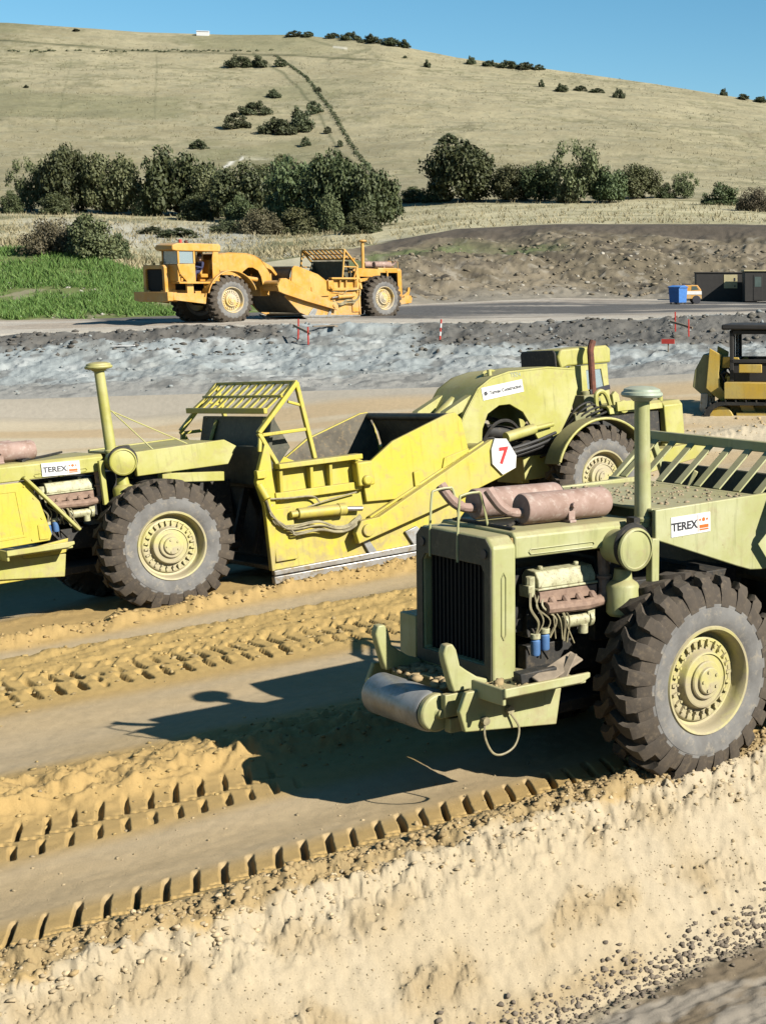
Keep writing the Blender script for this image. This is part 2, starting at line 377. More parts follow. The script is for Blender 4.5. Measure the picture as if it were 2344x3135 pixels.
def floor_h(X, Y):
    s, t = st(X, Y)
    k = X / np.maximum(Y, 1)
    s0, Y0 = cv(0, k); zf = 5 + s0 * Y0
    f = np.clip((Y - 28) / (Y0 - 28), 0, 1)
    z = zf * f ** 1.35
    inc = 1 - sstep(-22.5, -20.5, t)
    z = z * (1 - .55 * inc * (1 - sstep(20, 26, s))) + inc * np.clip(.04 * (s - 10.2) - .2, -.3, .2) * (1 - sstep(40, 50, Y))
    z = z - .30 * gauss(t, -27.2, 1.5) * sstep(3, 8, s) * (1 - sstep(22, 28, s))
    # cut bank in front of the haul bench, dropping towards the camera, then a lower track
    wob = (fbm(s * .5, t * .2, 5, 3) - .5) * .5
    tb = t + wob * .5
    drop = np.maximum(tb + 11.15, 0)
    bank = -.70 * drop
    low = -1.08 + .05 * (fbm(s * 2, t * 2, 9, 3) - .5) + .09 * (fbm(s * .8, t * 5, 10, 4) - .5) + .03 * (vn(s * 11, t * 11, 12) - .5)
    d = -np.log(np.exp(-bank * -6) + np.exp(low * 6)) / -6 if False else np.maximum(bank, low)
    near = sstep(-5.5, 0.5, t) * 5.0
    z = z + np.where(t > -11.6, d, 0) + near
    face = band(tb, -11.0, -9.7, .25)
    rill = (fbm(s * 5.5, t * .9, 21, 3) - .5)
    z = z + face * (.016 * rill + .04 * (fbm(s * 1.1, t * 1.1, 22, 3) - .5) + .020 * (fbm(s * 9, t * 6, 25, 4) - .5) + .016 * (vn(s * 17, t * 17, 26) - .5))
    lum = lump_mask(s, t)
    rk = fbm(s * 9, t * 9, 24, 4)
    z = z + face * lum * (.22 * np.maximum(rk - .50, 0) - .18 * np.maximum(.40 - rk, 0))
    # windrow of crumbs along the lip, crumbly ridges between the wheel tracks
    r1 = fbm(s * 7, t * 7, 31, 4); r2 = fbm(s * 3, t * 3, 32, 3); r3 = vn(s * 13, t * 13, 33)
    dist = 1 - sstep(36, 48, Y)
    crumb = np.abs(fbm(s * 9, t * 9, 34, 3) - .5) * 2
    z = z + gauss(t, -11.40, .20) * (.06 + .16 * (r1 - .35) + .05 * (r3 - .5) - .10 * (.25 - crumb) * (crumb < .25))
    z = z + gauss(t, -11.0, .26) * (.13 * (r1 - .45) + .07 * (r3 - .5) - .12 * (.2 - crumb) * (crumb < .2))
    r1 = fbm(s * 2.6, t * 6.5, 31, 4) * .6 + r1 * .4; r3 = .5 + (r3 - .5) * .6
    rid = 0
    for c, w, a in ((-15.2, .55, .20), (-14.75, .25, .12), (-19.1, .35, .06), (-20.2, .5, .07), (-21.1, .40, .12), (-23.35, .22, .20), (-24.9, .3, .05), (-29.0, .6, .16), (-33, 1.2, .22)):
        rid = rid + a * gauss(t + .25 * (r2 - .5), c, w) * (.45 + 1.5 * (r1 - .30)) 
        rid = rid + .30 * a * gauss(t, c, w) * (r3 - .5)
    z = z + rid * dist
    for c, w, a in ((-12.9, .55, -.05), (-17.2, .75, -.06), (-22.3, .5, -.05)):
        z = z + a * gauss(t, c, w)
    pr = (dash(s, t, -12.20, -11.78, .245, 0, -.45, .30) + dash(s, t, -11.79, -11.70, .245, .0, 2.2, .40)) * .13
    pr = pr + dash(s, t, -13.88, -13.62, .245, .08, -.35, .32) * .10 * (.5 + .8 * r2) * (1 - sstep(6.6, 7.0, s))
    pr = pr + (dash(s, t, -14.40, -14.06, .245, .16, -.40, .30) + dash(s, t, -14.06, -13.98, .245, .16, 2.0, .36)) * .11 * (.5 + .8 * r2) * (1 - sstep(6.6, 7.0, s))
    pr = pr + (dash(s, t, -19.80, -19.28, .27, 0, -.02, .34) + dash(s, t, -19.18, -18.78, .27, .13, -.02, .34)) * .11 * sstep(.30, .55, r2 + .15 * r1) 
    pr = pr + (prints(s, t, -20.0, .2, .24, 0, -.8, .5)) * .03
    z = z - pr * (t < -11.6)
    z = z + .025 * (fbm(s * 1.2, t * 2.5, 41, 3) - .5) + .008 * (r3 - .5) + .25 * (fbm(X * .12, Y * .12, 44, 3) - .5) * sstep(34, 44, Y)
    return z

def far_h(X, Y, relief=True):
    k = X / Y
    S, YY = zip(*[cv(i, k) for i in range(len(CV))])
    z = np.full(np.shape(k), 0.0) + (5 + S[0] * YY[0])
    for i in range(len(CV) - 1):
        f = (Y - YY[i]) / (YY[i + 1] - YY[i])
        inz = (f >= 0) & (f <= 1.0001)
        zi = 5 + Y * (S[i] + (S[i + 1] - S[i]) * f)
        if relief:
            w = np.clip(np.sin(np.pi * np.clip(f, 0, 1)), 0, 1) ** .5
            if i == 0:      # clay embankment: slumps, lumps
                zi = zi + w * (.6 * (fbm(X * .35, Y * .5, 51, 3) - .5) + .24 * (np.abs(fbm(X * 1.3, Y * 1.7, 52, 5) - .5) * -2 + .3) + .10 * (fbm(X * 4.5, Y * 4.5, 152, 3) - .5)
                               + .5 * sstep(.55, .8, f) * (fbm(X * 1.3, Y * 1.3, 53, 4) - .35) + .28 * gauss(f, .86, .07) * (.4 + 1.2 * vn(X * .6, Y * .6, 153)))
            elif i == 1:    # rutted road
                zi = zi + w * .16 * (fbm(X * .35, Y * 1.2, 54, 4) - .5)
            elif i == 2:    # tipped spoil on the right, smooth grass on the left
                rough = sstep(-.30, -.24, k)
                zi = zi + w * ((.25 + 2.2 * rough) * (fbm(X * .16, Y * .16, 55, 4) - .5) + rough * (.75 * (fbm(X * .55, Y * .55, 56, 5) - .5) + .40 * (.3 - 2 * np.abs(fbm(X * 1.2, Y * 1.2, 156, 4) - .5))))
                zi = zi + w * rough * 1.5 * gauss(f, .5, .16) * (fbm(X * .10, Y * .3, 57, 3) - .25)
            elif i == 3:
                zi = zi + w * (1.0 * (fbm(X * .06, Y * .06, 58, 3) - .5) + .25 * (fbm(X * .6, Y * .6, 59, 3) - .5))
            elif i == 4:
                zi = zi + w * (9 * (fbm(X * .008, Y * .008, 60, 3) - .5) + 1.6 * (fbm(X * .05, Y * .12, 61, 4) - .5) + .35 * (fbm(X * .3, Y * .8, 62, 3) - .5))
        z = np.where(inz, zi, z)
    over = Y > YY[-1]
    z = np.where(over, 5 + S[-1] * YY[-1] - (Y - YY[-1]) * .25 - ((Y - YY[-1]) * .03) ** 2, z)
    return z
def ground_z(X, Y):
    k = X / Y; Y0 = np.interp(k, CV[0][0], CV[0][2])
    return float(floor_h(np.array([X]), np.array([Y]))[0] if Y < Y0 else far_h(np.array([X]), np.array([Y]))[0])
def hit(u, v, lo=12, hi=900):
    """where a sight line meets the terrain (used once, to find real ground positions)"""
    k, s = rayk(u, v); Y = np.linspace(lo, hi, 6000); X = k * Y
    Y0 = np.interp(k, CV[0][0], CV[0][2])
    g = np.where(Y < Y0, floor_h(X, Y), far_h(X, Y)); z = 5 + s * Y
    i = np.argmax(g >= z) if np.any(g >= z) else np.argmin(np.abs(Y - 560))
    return np.array([X[i], Y[i], g[i]])

kin0, kin1 = rayk(-130, 1500)[0], rayk(2470, 1500)[0]
def columns(n):
    return np.r_[np.linspace(-1.5, kin0, 34)[:-1], np.linspace(kin0, kin1, n), np.linspace(kin1, 1.1, 34)[1:]]
def grid(X, Y, Z):
    r, c = X.shape
    V = np.stack([X, Y, Z], -1).reshape(-1, 3); i = np.arange(r * c).reshape(r, c)
    Fq = np.stack([i[:-1, :-1], i[:-1, 1:], i[1:, 1:], i[1:, :-1]], -1).reshape(-1, 4)
    return V, Fq
def L3(a, b, f): return a * (1 - f[..., None]) + np.asarray(b) * f[..., None]
def C3(c, like): return np.broadcast_to(np.array(c, float), like.shape + (3,)).copy()

soil_near = soil('sandy_soil', 55, bump=.55, dist=.012, contrast=.38)
soil_far = soil('clay_and_spoil', 2.2, bump=.5, dist=.12, contrast=.40)
turf = soil('downland_turf', .8, bump=.6, dist=.4, contrast=.6)
soil_far.node_tree.nodes

# pit floor and the bank in front of it
kc = columns(700)
def floor_rows(n, ya):
    q = np.linspace(0, 1, n)[:, None]
    Y1 = np.interp(kc, CV[0][0], CV[0][2])[None, :]
    return 1 / (1 / ya + q * (1 / Y1 - 1 / ya))
Yg = floor_rows(740, 8.4); Xg = kc[None, :] * Yg
Zg = floor_h(Xg, Yg); Zg[-1] = far_h(Xg[-1], Yg[-1] + 1e-6)
s, t = st(Xg, Yg)
ochre, tan_, cream, grey = (.45, .31, .125), (.46, .37, .24), (.475, .395, .265), (.36, .32, .26)
c = C3(ochre, s)
c = L3(c, tan_, np.clip(band(t, -13.5, -12.2, .2) + band(t, -18.3, -16.1, .25) + band(t, -22.9, -21.7, .2) + band(t, -28, -25.5, .5), 0, 1) * (.75 + .5 * (fbm(s * .4, t * 1.5, 71, 3) - .5)))
c = L3(c, (.37, .275, .14), band(t, -11.66, -11.15, .06) * .9)
c = L3(c, (.50, .345, .125), band(t, -21.9, -18.6, .3) * .7)
lump = lump_mask(s, t)
cb = L3(C3(cream, s), (.36, .275, .155), lump * .8)
cb = L3(cb, (.50, .425, .30), sstep(.5, .75, fbm(s * 2.5, t * .5, 72, 3)) * .6)
c = L3(c, cb, sstep(-11.22, -11.12, t + .35 * (fbm(s * 2.2, t * 2.2, 73, 4) - .5)))
track_ = L3(C3((.30, .265, .215), s), (.21, .165, .11), sstep(.42, .60, fbm(s * 1.5, t * 4, 77, 4)))
c = L3(c, track_, sstep(-9.55, -9.3, t + .3 * (fbm(s * 1.2, t * 1.2, 75, 3) - .5)))
farmix = sstep(30, 37, Yg + 3 * (fbm(Xg * .3, Yg * .3, 74, 2) - .5))
cf = L3(C3((.60, .51, .36), s), (.55, .42, .25), sstep(.45, .62, fbm(Xg * .10, Yg * .55, 76, 4)))
cf = L3(cf, (.42, .38, .31), sstep(49.5, 52, Yg))
c = L3(c, cf, farmix)
V, Fq = grid(Xg, Yg, Zg)
tag(link('pit_floor', mesh_np('pit_floor', V, Fq, soil_near, colors=c.reshape(-1, 3))), kind='structure')
# ground under and behind the camera
xs = np.linspace(-60, 40, 60); ys = np.linspace(-25, 8.4, 30)
kk = columns(40); q = np.linspace(0, 1, 24)[:, None]; Yb = np.broadcast_to(-25 + q * 33.4, (24, len(kk))); Xb = kk[None, :] * 8.4 + 0 * Yb
Zb = floor_h(Xb, Yb); Zb[-1] = floor_h(Xb[-1], Yb[-1])
V, Fq = grid(Xb, Yb, Zb)
tag(link('lower_track', mesh_np('lower_track', V, Fq, soil_near, colors=np.tile((.40, .34, .25), (len(V), 1)))), kind='structure')

kc2 = columns(560)
def zone(i, n, inv=False, sel=None):
    K = kc2 if sel is None else kc2[sel]
    s0, Y0 = cv(i, K); s1, Y1 = cv(i + 1, K); q = np.linspace(0, 1, n)[:, None]
    Y = 1 / (1 / Y0 + q * (1 / Y1 - 1 / Y0)) if inv else Y0 + q * (Y1 - Y0)
    X = K[None, :] * Y; f = (Y - Y0) / (Y1 - Y0)
    Z = far_h(X, np.clip(Y, Y0 + 1e-4, Y1 - 1e-4))
    u = np.broadcast_to(CX + F_PX * K * .99, X.shape)
    return X, Y, Z, f, u
def mk(name, G, mat_, c, kind='structure'):
    V, Fq = grid(*G[:3]); return tag(link(name, mesh_np(name, V, Fq, mat_, colors=c.reshape(-1, 3))), kind=kind)

# clay embankment up to the haul road
G = zone(0, 100); X, Y, Z, f, u = G
c = L3(C3((.335, .37, .37), X), (.44, .465, .455), sstep(.5, .7, fbm(X * .9, Y * .9, 81, 4)))
c = L3(c, (.30, .31, .29), sstep(.52, .68, fbm(X * .35, Y * .7, 82, 4)) * .6)
c = L3(c, (.34, .325, .29), (1 - sstep(.06, .36, f + .2 * (fbm(X * .5, Y * .5, 80, 3) - .5))) * .8)
c = L3(c, (.17, .17, .16), sstep(.58, .70, fbm(X * 1.1, Y * 1.1, 180, 4)) * .7)
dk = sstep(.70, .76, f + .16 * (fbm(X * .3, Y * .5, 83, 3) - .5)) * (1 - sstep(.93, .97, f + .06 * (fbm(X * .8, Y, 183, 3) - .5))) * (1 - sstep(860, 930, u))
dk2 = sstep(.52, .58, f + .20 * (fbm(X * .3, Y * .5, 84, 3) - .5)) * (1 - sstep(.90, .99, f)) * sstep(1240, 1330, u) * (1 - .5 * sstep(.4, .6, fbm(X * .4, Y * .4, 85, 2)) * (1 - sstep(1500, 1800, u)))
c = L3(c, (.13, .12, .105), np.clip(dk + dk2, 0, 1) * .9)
c = L3(c, (.50, .455, .38), sstep(.93, .98, f))
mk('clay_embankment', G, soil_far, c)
# haul road
G = zone(1, 60); X, Y, Z, f, u = G
rut = fbm(X * .12, Y * .8, 86, 4)
c = L3(C3((.50, .455, .385), X), (.42, .36, .29), sstep(.45, .6, rut))
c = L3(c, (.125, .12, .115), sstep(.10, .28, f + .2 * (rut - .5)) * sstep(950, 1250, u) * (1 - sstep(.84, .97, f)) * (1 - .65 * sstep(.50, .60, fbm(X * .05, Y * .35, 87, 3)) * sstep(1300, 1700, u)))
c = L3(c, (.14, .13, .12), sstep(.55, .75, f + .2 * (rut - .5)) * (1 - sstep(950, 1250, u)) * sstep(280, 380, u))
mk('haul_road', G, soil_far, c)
# bank behind the road: grass on the left, tipped spoil on the right
ks = rayk(960, 900)[0]; isp = int(np.searchsorted(kc2, ks))
G = zone(2, 110, sel=slice(0, isp + 1)); X, Y, Z, f, u = G
c = L3(C3((.10, .145, .035), X), (.17, .20, .07), sstep(.45, .65, fbm(X * .35, Y * .35, 88, 4)))
c = L3(c, (.33, .29, .20), sstep(.62, .70, fbm(X * .8, Y * .8, 89, 4)) * .7)
c = L3(c, (.36, .335, .24), sstep(.25, .5, f + .2 * (fbm(X * .3, Y * .3, 90, 3) - .5)) * sstep(430, 560, u))
mk('grass_bank', G, soil_far, c)
G = zone(2, 130, sel=slice(isp, None)); X, Y, Z, f, u = G
n1 = fbm(X * .3, Y * .3, 91, 5); n2 = fbm(X * 1.3, Y * 1.3, 92, 4)
c = L3(C3((.155, .130, .088), X), (.22, .185, .13), sstep(.42, .62, n1))
c = L3(c, (.31, .28, .225), sstep(.62, .74, n2) * .7)
c = L3(c, (.08, .068, .052), sstep(.56, .68, fbm(X * .55, Y * .9, 93, 4)) * .75)
c = L3(c, (.12, .155, .06), gauss(f + .15 * (n1 - .5), .72 - .0002 * (u - 1100), .09) * (1 - sstep(1640, 1800, u)) * .85)
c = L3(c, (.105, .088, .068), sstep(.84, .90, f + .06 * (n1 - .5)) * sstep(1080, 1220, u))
c = L3(c, (.27, .25, .21), (1 - sstep(.05, .2, f)) * .6)
mk('spoil_slope', G, soil_far, c)
# stubble field in front of the trees
G = zone(3, 70, inv=True); X, Y, Z, f, u = G
n1 = fbm(X * .12, Y * .25, 94, 4); n2 = fbm(X * .7, Y * .7, 95, 3)
c = L3(C3((.50, .455, .29), X), (.38, .35, .21), sstep(.45, .62, n1))
c = L3(c, (.19, .19, .095), sstep(.50, .62, n1 + .15 * (n2 - .5)) * (1 - sstep(1150, 1300, u)) * .8)
c = L3(c, (.47, .46, .40), band(f, .40, .80, .12) * (1 - sstep(780, 900, u)) * sstep(60, 220, u) * .8)
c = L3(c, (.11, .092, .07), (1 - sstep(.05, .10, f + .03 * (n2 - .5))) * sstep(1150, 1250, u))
c = L3(c, (.46, .43, .33), band(f, .06, .16, .03) * (1 - sstep(1180, 1300, u)) * sstep(640, 740, u) * .8)
mk('field', G, turf, c)
# chalk down
G = zone(4, 190); X, Y, Z, f, u = G
v_ = 1567 - 0 * f
n1 = fbm(X * .012, Y * .012, 96, 4); n2 = fbm(X * .06, Y * .11, 97, 5); n3 = fbm(X * .25, Y * .5, 98, 4)
c = L3(C3((.315, .280, .168), X), (.405, .362, .228), sstep(.38, .62, n1 * .5 + n2 * .5))
c = L3(c, (.195, .185, .10), sstep(.48, .62, n2 * .4 + n3 * .6) * .75)
c = L3(c, (.42, .385, .26), sstep(.56, .68, n3) * .5)
c = L3(c, (.20, .20, .105), sstep(.54, .64, fbm(X * .02, Y * .02, 99, 4)) * (1 - sstep(900, 1300, u)) * .5)
c = L3(c, (.115, .115, .062), gauss(f, .905 - .00001 * (u - 20) + .006 * (n2 - .5), .0045) * (1 - sstep(1150, 1290, u)) * (.5 + .8 * n3))
def trail(u0, f0, u1, f1, w, a, col=(.12, .125, .065)):
    global c
    q = np.clip((u - u0) / (u1 - u0), 0, 1); fc = f0 + (f1 - f0) * q
    d = (f - fc) / math.hypot(1, (f1 - f0) / (u1 - u0) * 550) * 550 + 6 * (n2 - .5)
    c = L3(c, col, np.exp(-(d / w) ** 2) * (u > min(u0, u1)) * (u < max(u0, u1)) * a)
trail(840, .90, 930, .80, 5, .8); trail(930, .80, 1010, .62, 4.5, .8); trail(1010, .62, 1090, .36, 4, .8); trail(1090, .36, 1200, .12, 4, .8)
trail(250, .45, 310, .82, 3, .35); trail(545, .55, 560, .82, 3, .4); trail(455, .28, 470, .12, 3, .4)
trail(2240, .74, 2400, .42, 4, .6, (.22, .19, .12)); trail(1800, .70, 2010, .57, 4, .3); trail(1060, .88, 1190, .955, 4, .5)
trail(740, .275, 800, .345, 4.5, .95, (.72, .70, .62)); trail(800, .345, 900, .335, 3.5, .5, (.55, .52, .40))
trail(1000, .985, 1110, .94, 3, .6); trail(1080, .95, 1120, .945, 3, .6, (.72, .70, .62))
mk('hill', G, turf, c)
s5, Y5 = cv(5, kc2); q = np.linspace(0, 1, 14)[:, None]; Yh = Y5 + q * 420 + 0 * kc2[None, :]; Xh = kc2[None, :] * Yh
Zh = far_h(Xh, Yh + 1e-3); Zh[0] = far_h(Xh[0], Yh[0] - 1e-4)
V, Fq = grid(Xh, Yh, Zh)
tag(link('hill_top', mesh_np('hill_top', V, Fq, turf, colors=np.tile((.40, .37, .23), (len(V), 1)))), kind='structure')

# ------------------------------------------------------------------ loose clods
_ico = None
def ico(sub):
    bm = bmesh.new(); bmesh.ops.create_icosphere(bm, subdivisions=sub, radius=1); V = np.array([v.co[:] for v in bm.verts]); Fc = np.array([[v.index for v in f.verts] for f in bm.faces]); bm.free(); return V, Fc
ICO1, ICO2 = ico(1), ico(2)
def clods(name, pts, sizes, cols, mat_, sub=1, flat=.7):
    V0, F0 = ICO1 if sub == 1 else ICO2; n = len(pts); m = len(V0)
    jit = 1 + .95 * (rng.random((n, m, 1)) - .5)
    a = rng.random(n) * 6.283; ca, sa = np.cos(a)[:, None], np.sin(a)[:, None]
    sc = sizes[:, None, None] * np.stack([.8 + .6 * rng.random(n), .8 + .5 * rng.random(n), flat * (.7 + .6 * rng.random(n))], -1)[:, None, :]
    P = V0[None] * jit * sc
    P = np.stack([P[..., 0] * ca - P[..., 1] * sa, P[..., 0] * sa + P[..., 1] * ca, P[..., 2]], -1) + pts[:, None, :]
    Fc = (F0[None] + (np.arange(n) * m)[:, None, None]).reshape(-1, 3)
    C = np.repeat(cols, m, 0)
    return tag(link(name, mesh_np(name, P.reshape(-1, 3), Fc, mat_, smooth=False, colors=C)), kind='stuff')
def scatter(n, tmean, tsd, s0, s1, smin, smax, pw=2.2):
    s = s0 + (s1 - s0) * rng.random(n); t = tmean + tsd * rng.standard_normal(n)
    X, Y = xy(s, t); ok = (Y > 8.6) & (Y < 50) & (np.abs(X / np.maximum(Y, .1) + .26) < .34); X, Y = X[ok], Y[ok]
    if abs(tmean + 10.4) < .01:
        m_ = lump_mask(s[ok], t[ok]) > .35; X, Y = X[m_], Y[m_]
    z = floor_h(X, Y); sz = smin + (smax - smin) * rng.random(len(X)) ** pw
    return np.c_[X, Y, z + sz * .15], sz
def many(*specs):
    P, S, C = [], [], []
    for n, tm, ts, s0, s1, a, b, col in specs:
        p, z = scatter(n, tm, ts, s0, s1, a, b); P.append(p); S.append(z); C.append(np.array(col) * (.8 + .4 * rng.random((len(p), 1))))
    return np.vstack(P), np.r_[tuple(S)], np.vstack(C)
P_, S_, C_ = many((2600, -11.42, .15, 1, 14, .006, .034, (.40, .29, .145)), (1200, -11.10, .16, 1, 14, .005, .030, (.54, .43, .27)),
                  (5000, -10.5, .40, 1, 13, .0025, .010, (.44, .36, .235)), (3200, -9.62, .13, 2, 11, .005, .030, (.20, .165, .125)),
                  (900, -15.2, .5, 1, 13, .006, .03, (.43, .31, .13)), (1700, -10.4, .45, 2, 13, .004, .026, (.40, .31, .18)), (350, -14.6, .25, 1, 12, .006, .03, (.42, .30, .13)))
clods('dirt_clods', P_, S_, C_, soil_near, 1)
P_, S_, C_ = many((600, -20.6, .7, 2, 18, .008, .04, (.45, .32, .13)), (1100, -23.35, .16, 4, 24, .008, .042, (.44, .31, .14)), (250, -19.1, .4, 2, 18, .012, .05, (.36, .27, .13)),
                  (700, -29.5, 1.2, 8, 40, .012, .06, (.45, .33, .17)), (250, -12.6, 1.3, 1, 9, .006, .02, (.42, .33, .2)))
clods('soil_crumbs', P_, S_, C_, soil_near, 1)
def far_scatter(n, i, f0, f1, u0, u1, smin, smax, col, pw=3):
    k = rayk(u0, 900)[0] + (rayk(u1, 900)[0] - rayk(u0, 900)[0]) * rng.random(n)
    f = f0 + (f1 - f0) * rng.random(n); _, Ya = cv(i, k); _, Yb = cv(i + 1, k); Y = Ya + f * (Yb - Ya); X = k * Y
    sz = smin + (smax - smin) * rng.random(n) ** pw
    return np.c_[X, Y, far_h(X, Y) + sz * .1], sz, np.array(col) * (.75 + .5 * rng.random((n, 1)))
def joinp(*a): return tuple(np.concatenate(x) for x in zip(*a))
clods('clay_lumps', *joinp(far_scatter(700, 0, .05, .98, -100, 2450, .02, .11, (.28, .30, .295), 4), far_scatter(450, 0, .6, .97, -60, 900, .03, .14, (.13, .12, .105)), far_scatter(450, 0, .5, .97, 1250, 2450, .03, .15, (.14, .13, .11))), soil_far, 1)
clods('spoil_rubble', *joinp(far_scatter(2600, 2, .05, .82, 960, 2450, .03, .26, (.22, .185, .13), 5), far_scatter(110, 2, .05, .6, 1200, 2300, .06, .2, (.40, .37, .31), 3), far_scatter(110, 2, .0, .9, 20, 640, .05, .16, (.50, .47, .40), 3)), soil_far, 1)
# ------------------------------------------------------------------ vegetation
def leaf_quads(C, R, n, size, seed, squash=.8):
    """n leaf faces around clump centres C (k,3) with radii R"""
    g = np.random.default_rng(seed); i = g.choice(len(C), n, p=R ** 2 / np.sum(R ** 2))
    d = g.standard_normal((n, 3)); d /= np.linalg.norm(d, axis=1)[:, None]
    r = g.random(n) ** .45
    P = C[i] + d * (R[i] * r)[:, None] * np.array([1, 1, squash])
    nrm = d * .6 + g.standard_normal((n, 3)) * .55 + np.array([0, 0, .35]); nrm /= np.linalg.norm(nrm, axis=1)[:, None]
    a = np.cross(nrm, g.standard_normal((n, 3))); a /= np.linalg.norm(a, axis=1)[:, None]; b = np.cross(nrm, a)
    s = (size * (.6 + .8 * g.random(n)))[:, None]
    V = np.stack([P - a * s, P - b * s * .55, P + a * s, P + b * s * .55], 1).reshape(-1, 3)
    return V, np.arange(n * 4).reshape(n, 4)
def crown_mesh(name, seed, mat_, n=3600, clumps=46, size=.062, shape='tree', sparse=0.0):
    g = np.random.default_rng(seed); C, R = [], []
    while len(C) < clumps:
        p = g.uniform(-1, 1, 3); p[2] = g.random()
        if shape == 'tree': w = math.sqrt(max(0, 1 - ((p[2] - .50) / .54) ** 2)) * (.86 + .2 * math.sin(3 * math.atan2(p[1], p[0]) + seed))
        elif shape == 'cone': w = (1 - p[2]) ** .6 * .95
        else: w = math.sqrt(max(0, 1 - (p[2] / 1.0) ** 2)) * (.85 + .2 * math.sin(2 * math.atan2(p[1], p[0]) + seed))
        rr = math.hypot(p[0], p[1])
        if rr > w or (rr < w * .45 and g.random() < .65): continue
        C.append(p); R.append(g.uniform(.14, .28) * (.75 if shape == 'cone' else 1))
    C, R = np.array(C), np.array(R); C[:, 2] = C[:, 2] * .88 + .04; C[:, :2] *= .86
    V, Fq = leaf_quads(C, R, n, size, seed)
    V[:, 2] = np.maximum(V[:, 2], .0)
    return mesh_np(name, V, Fq, mat_, smooth=False)
CR = {}
for i, (mk_, sh, n) in enumerate([('leafA', 'tree', 9000), ('leafB', 'tree', 9000), ('leafA', 'tree', 8500), ('leafB', 'tree', 5000), ('leafC', 'dome', 8000), ('leafA', 'dome', 7000), ('leafB', 'dome', 7000), ('leafD', 'dome', 5000), ('leafD', 'dome', 3500)]):
    CR[i] = crown_mesh('crown', 100 + i, M[mk_], n, shape=sh, clumps=[80, 90, 74, 46, 90, 66, 60, 50, 36][i], size=[.042, .040, .044, .038, .034, .042, .042, .055, .065][i])
def trunk_mesh(seed):
    g = random.Random(seed); b = MB()
    b.tube([(0, 0, -.06), (g.uniform(-.03, .03), 0, .25), (g.uniform(-.08, .08), g.uniform(-.05, .05), .62)], [.06, .045, .02], 7)
    for k in range(7):
        a = k * 0.9 + g.random(); z = .2 + .05 * k
        b.tube([(0, 0, z), (math.cos(a) * .3, math.sin(a) * .3, z + .16), (math.cos(a) * .62, math.sin(a) * .62, z + .26 + .1 * g.random())], [.022, .014, .006], 5)
    return b.mesh('trunk', M['bark'])
TR = [trunk_mesh(i) for i in range(4)]
def sized(u, vb, vt, wpx):
    p = hit(u, vb); depth = p[1] * math.cos(TH) - (p[2] - CAM_H) * math.sin(TH); m = depth / F_PX
    return p, (vb - vt) * m, wpx * m
def tree(u, vb, vt, wpx, kind, label, group=None, tr=0):
    p, h, w = sized(u, vb, vt, wpx)
    root = tag(empty('tree', p, (0, 0, random.uniform(0, 6.28))), label, 'tree', group)
    t_ = link('trunk', TR[tr % 4], root); t_.scale = (w * .42, w * .42, h)
    c_ = link('crown', CR[kind], root); c_.scale = (w * .63, w * .63, h * 1.03); c_.location.z = h * .03
    return root
def bush(u, vb, vt, wpx, kind, label, group=None, name='bush'):
    p, h, w = sized(u, vb, vt, wpx)
    o = link(name, CR[kind]); o.location = p - np.array([0, 0, h * .06]); o.scale = (w * .58, w * .58, h * 1.10); o.rotation_euler.z = random.uniform(0, 6.28)
    return tag(o, label, 'bush', group)
GL, GR, GH, GK = 'trees of the left copse', 'trees of the right hedgerow', 'gorse clumps on the hillside', 'scrub along the skyline'
tree(96, 648, 503, 115, 3, 'slim pale tree at the left end of the copse', GL, 0)
bush(38, 652, 585, 85, 5, 'dark low bush at the far left foot of the slim pale tree', GL)
tree(215, 652, 472, 170, 0, 'broad rounded tree second from the left end of the copse', GL, 1)
bush(170, 655, 590, 120, 5, 'low leafy bush filling the gap between the slim pale tree and the broad one', GL)
tree(350, 655, 488, 175, 1, 'olive tree third from the left in the copse', GL, 2)
tree(550, 660, 474, 215, 2, 'largest dark crowned tree of the left copse', GL, 3)
bush(455, 658, 560, 110, 6, 'mid height bush under the largest dark crowned tree, on its left', GL)
tree(668, 668, 528, 150, 1, 'lower olive tree just right of the largest dark crowned tree', GL, 0)
bush(600, 672, 595, 130, 5, 'dark bush below the lower olive tree of the copse', GL)
tree(775, 682, 525, 190, 0, 'green tree behind the brown dome bush', GL, 1)
tree(905, 700, 500, 200, 2, 'tall dense tree in the middle of the copse', GL, 2)
tree(1030, 700, 492, 190, 0, 'dark tree with its top nearest the fence line', GL, 3)
tree(1140, 694, 525, 165, 2, 'last big tree at the right end of the copse', GL, 0)
bush(1195, 655, 570, 75, 5, 'small dark bush on the right tip of the copse', GL)
bush(795, 716, 636, 135, 4, 'brown dome shaped bush at the front of the copse', GL)
bush(915, 716, 640, 150, 6, 'wide green bush at the front, right of the brown dome bush', GL)
bush(1015, 712, 602, 105, 6, 'pale green rounded bush at the front of the copse', GL)
bush(1110, 712, 636, 130, 5, 'rounded dark green bush at the front right of the copse', GL)
bush(700, 712, 668, 110, 7, 'low scrubby bush left of the brown dome bush', GL)
bush(880, 560, 478, 100, 6, 'olive bush on the slope above the tall dense tree', GL)
bush(990, 540, 470, 110, 7, 'dark bush on the slope just below the fence line', GL)
bush(1075, 560, 500, 110, 7, 'dark scrub bush beside the lower fence line', GL)
bush(800, 560, 505, 90, 6, 'sparse bush on the slope above the brown dome bush', GL)
bush(1150, 600, 540, 90, 5, 'leaning bush where the fence line meets the copse', GL)
for i, (u, vb, vt, w, k) in enumerate([(740, 690, 600, 120, 5), (850, 640, 540, 120, 6), (960, 640, 545, 130, 5), (1080, 640, 560, 130, 6)]):
    bush(u, vb, vt, w, k, ['bush packed between the brown dome bush and the lower olive tree', 'olive bush wedged left of the tall dense tree', 'dark bush wedged between the two tallest trees of the copse', 'olive bush wedged left of the last big tree'][i], GL)
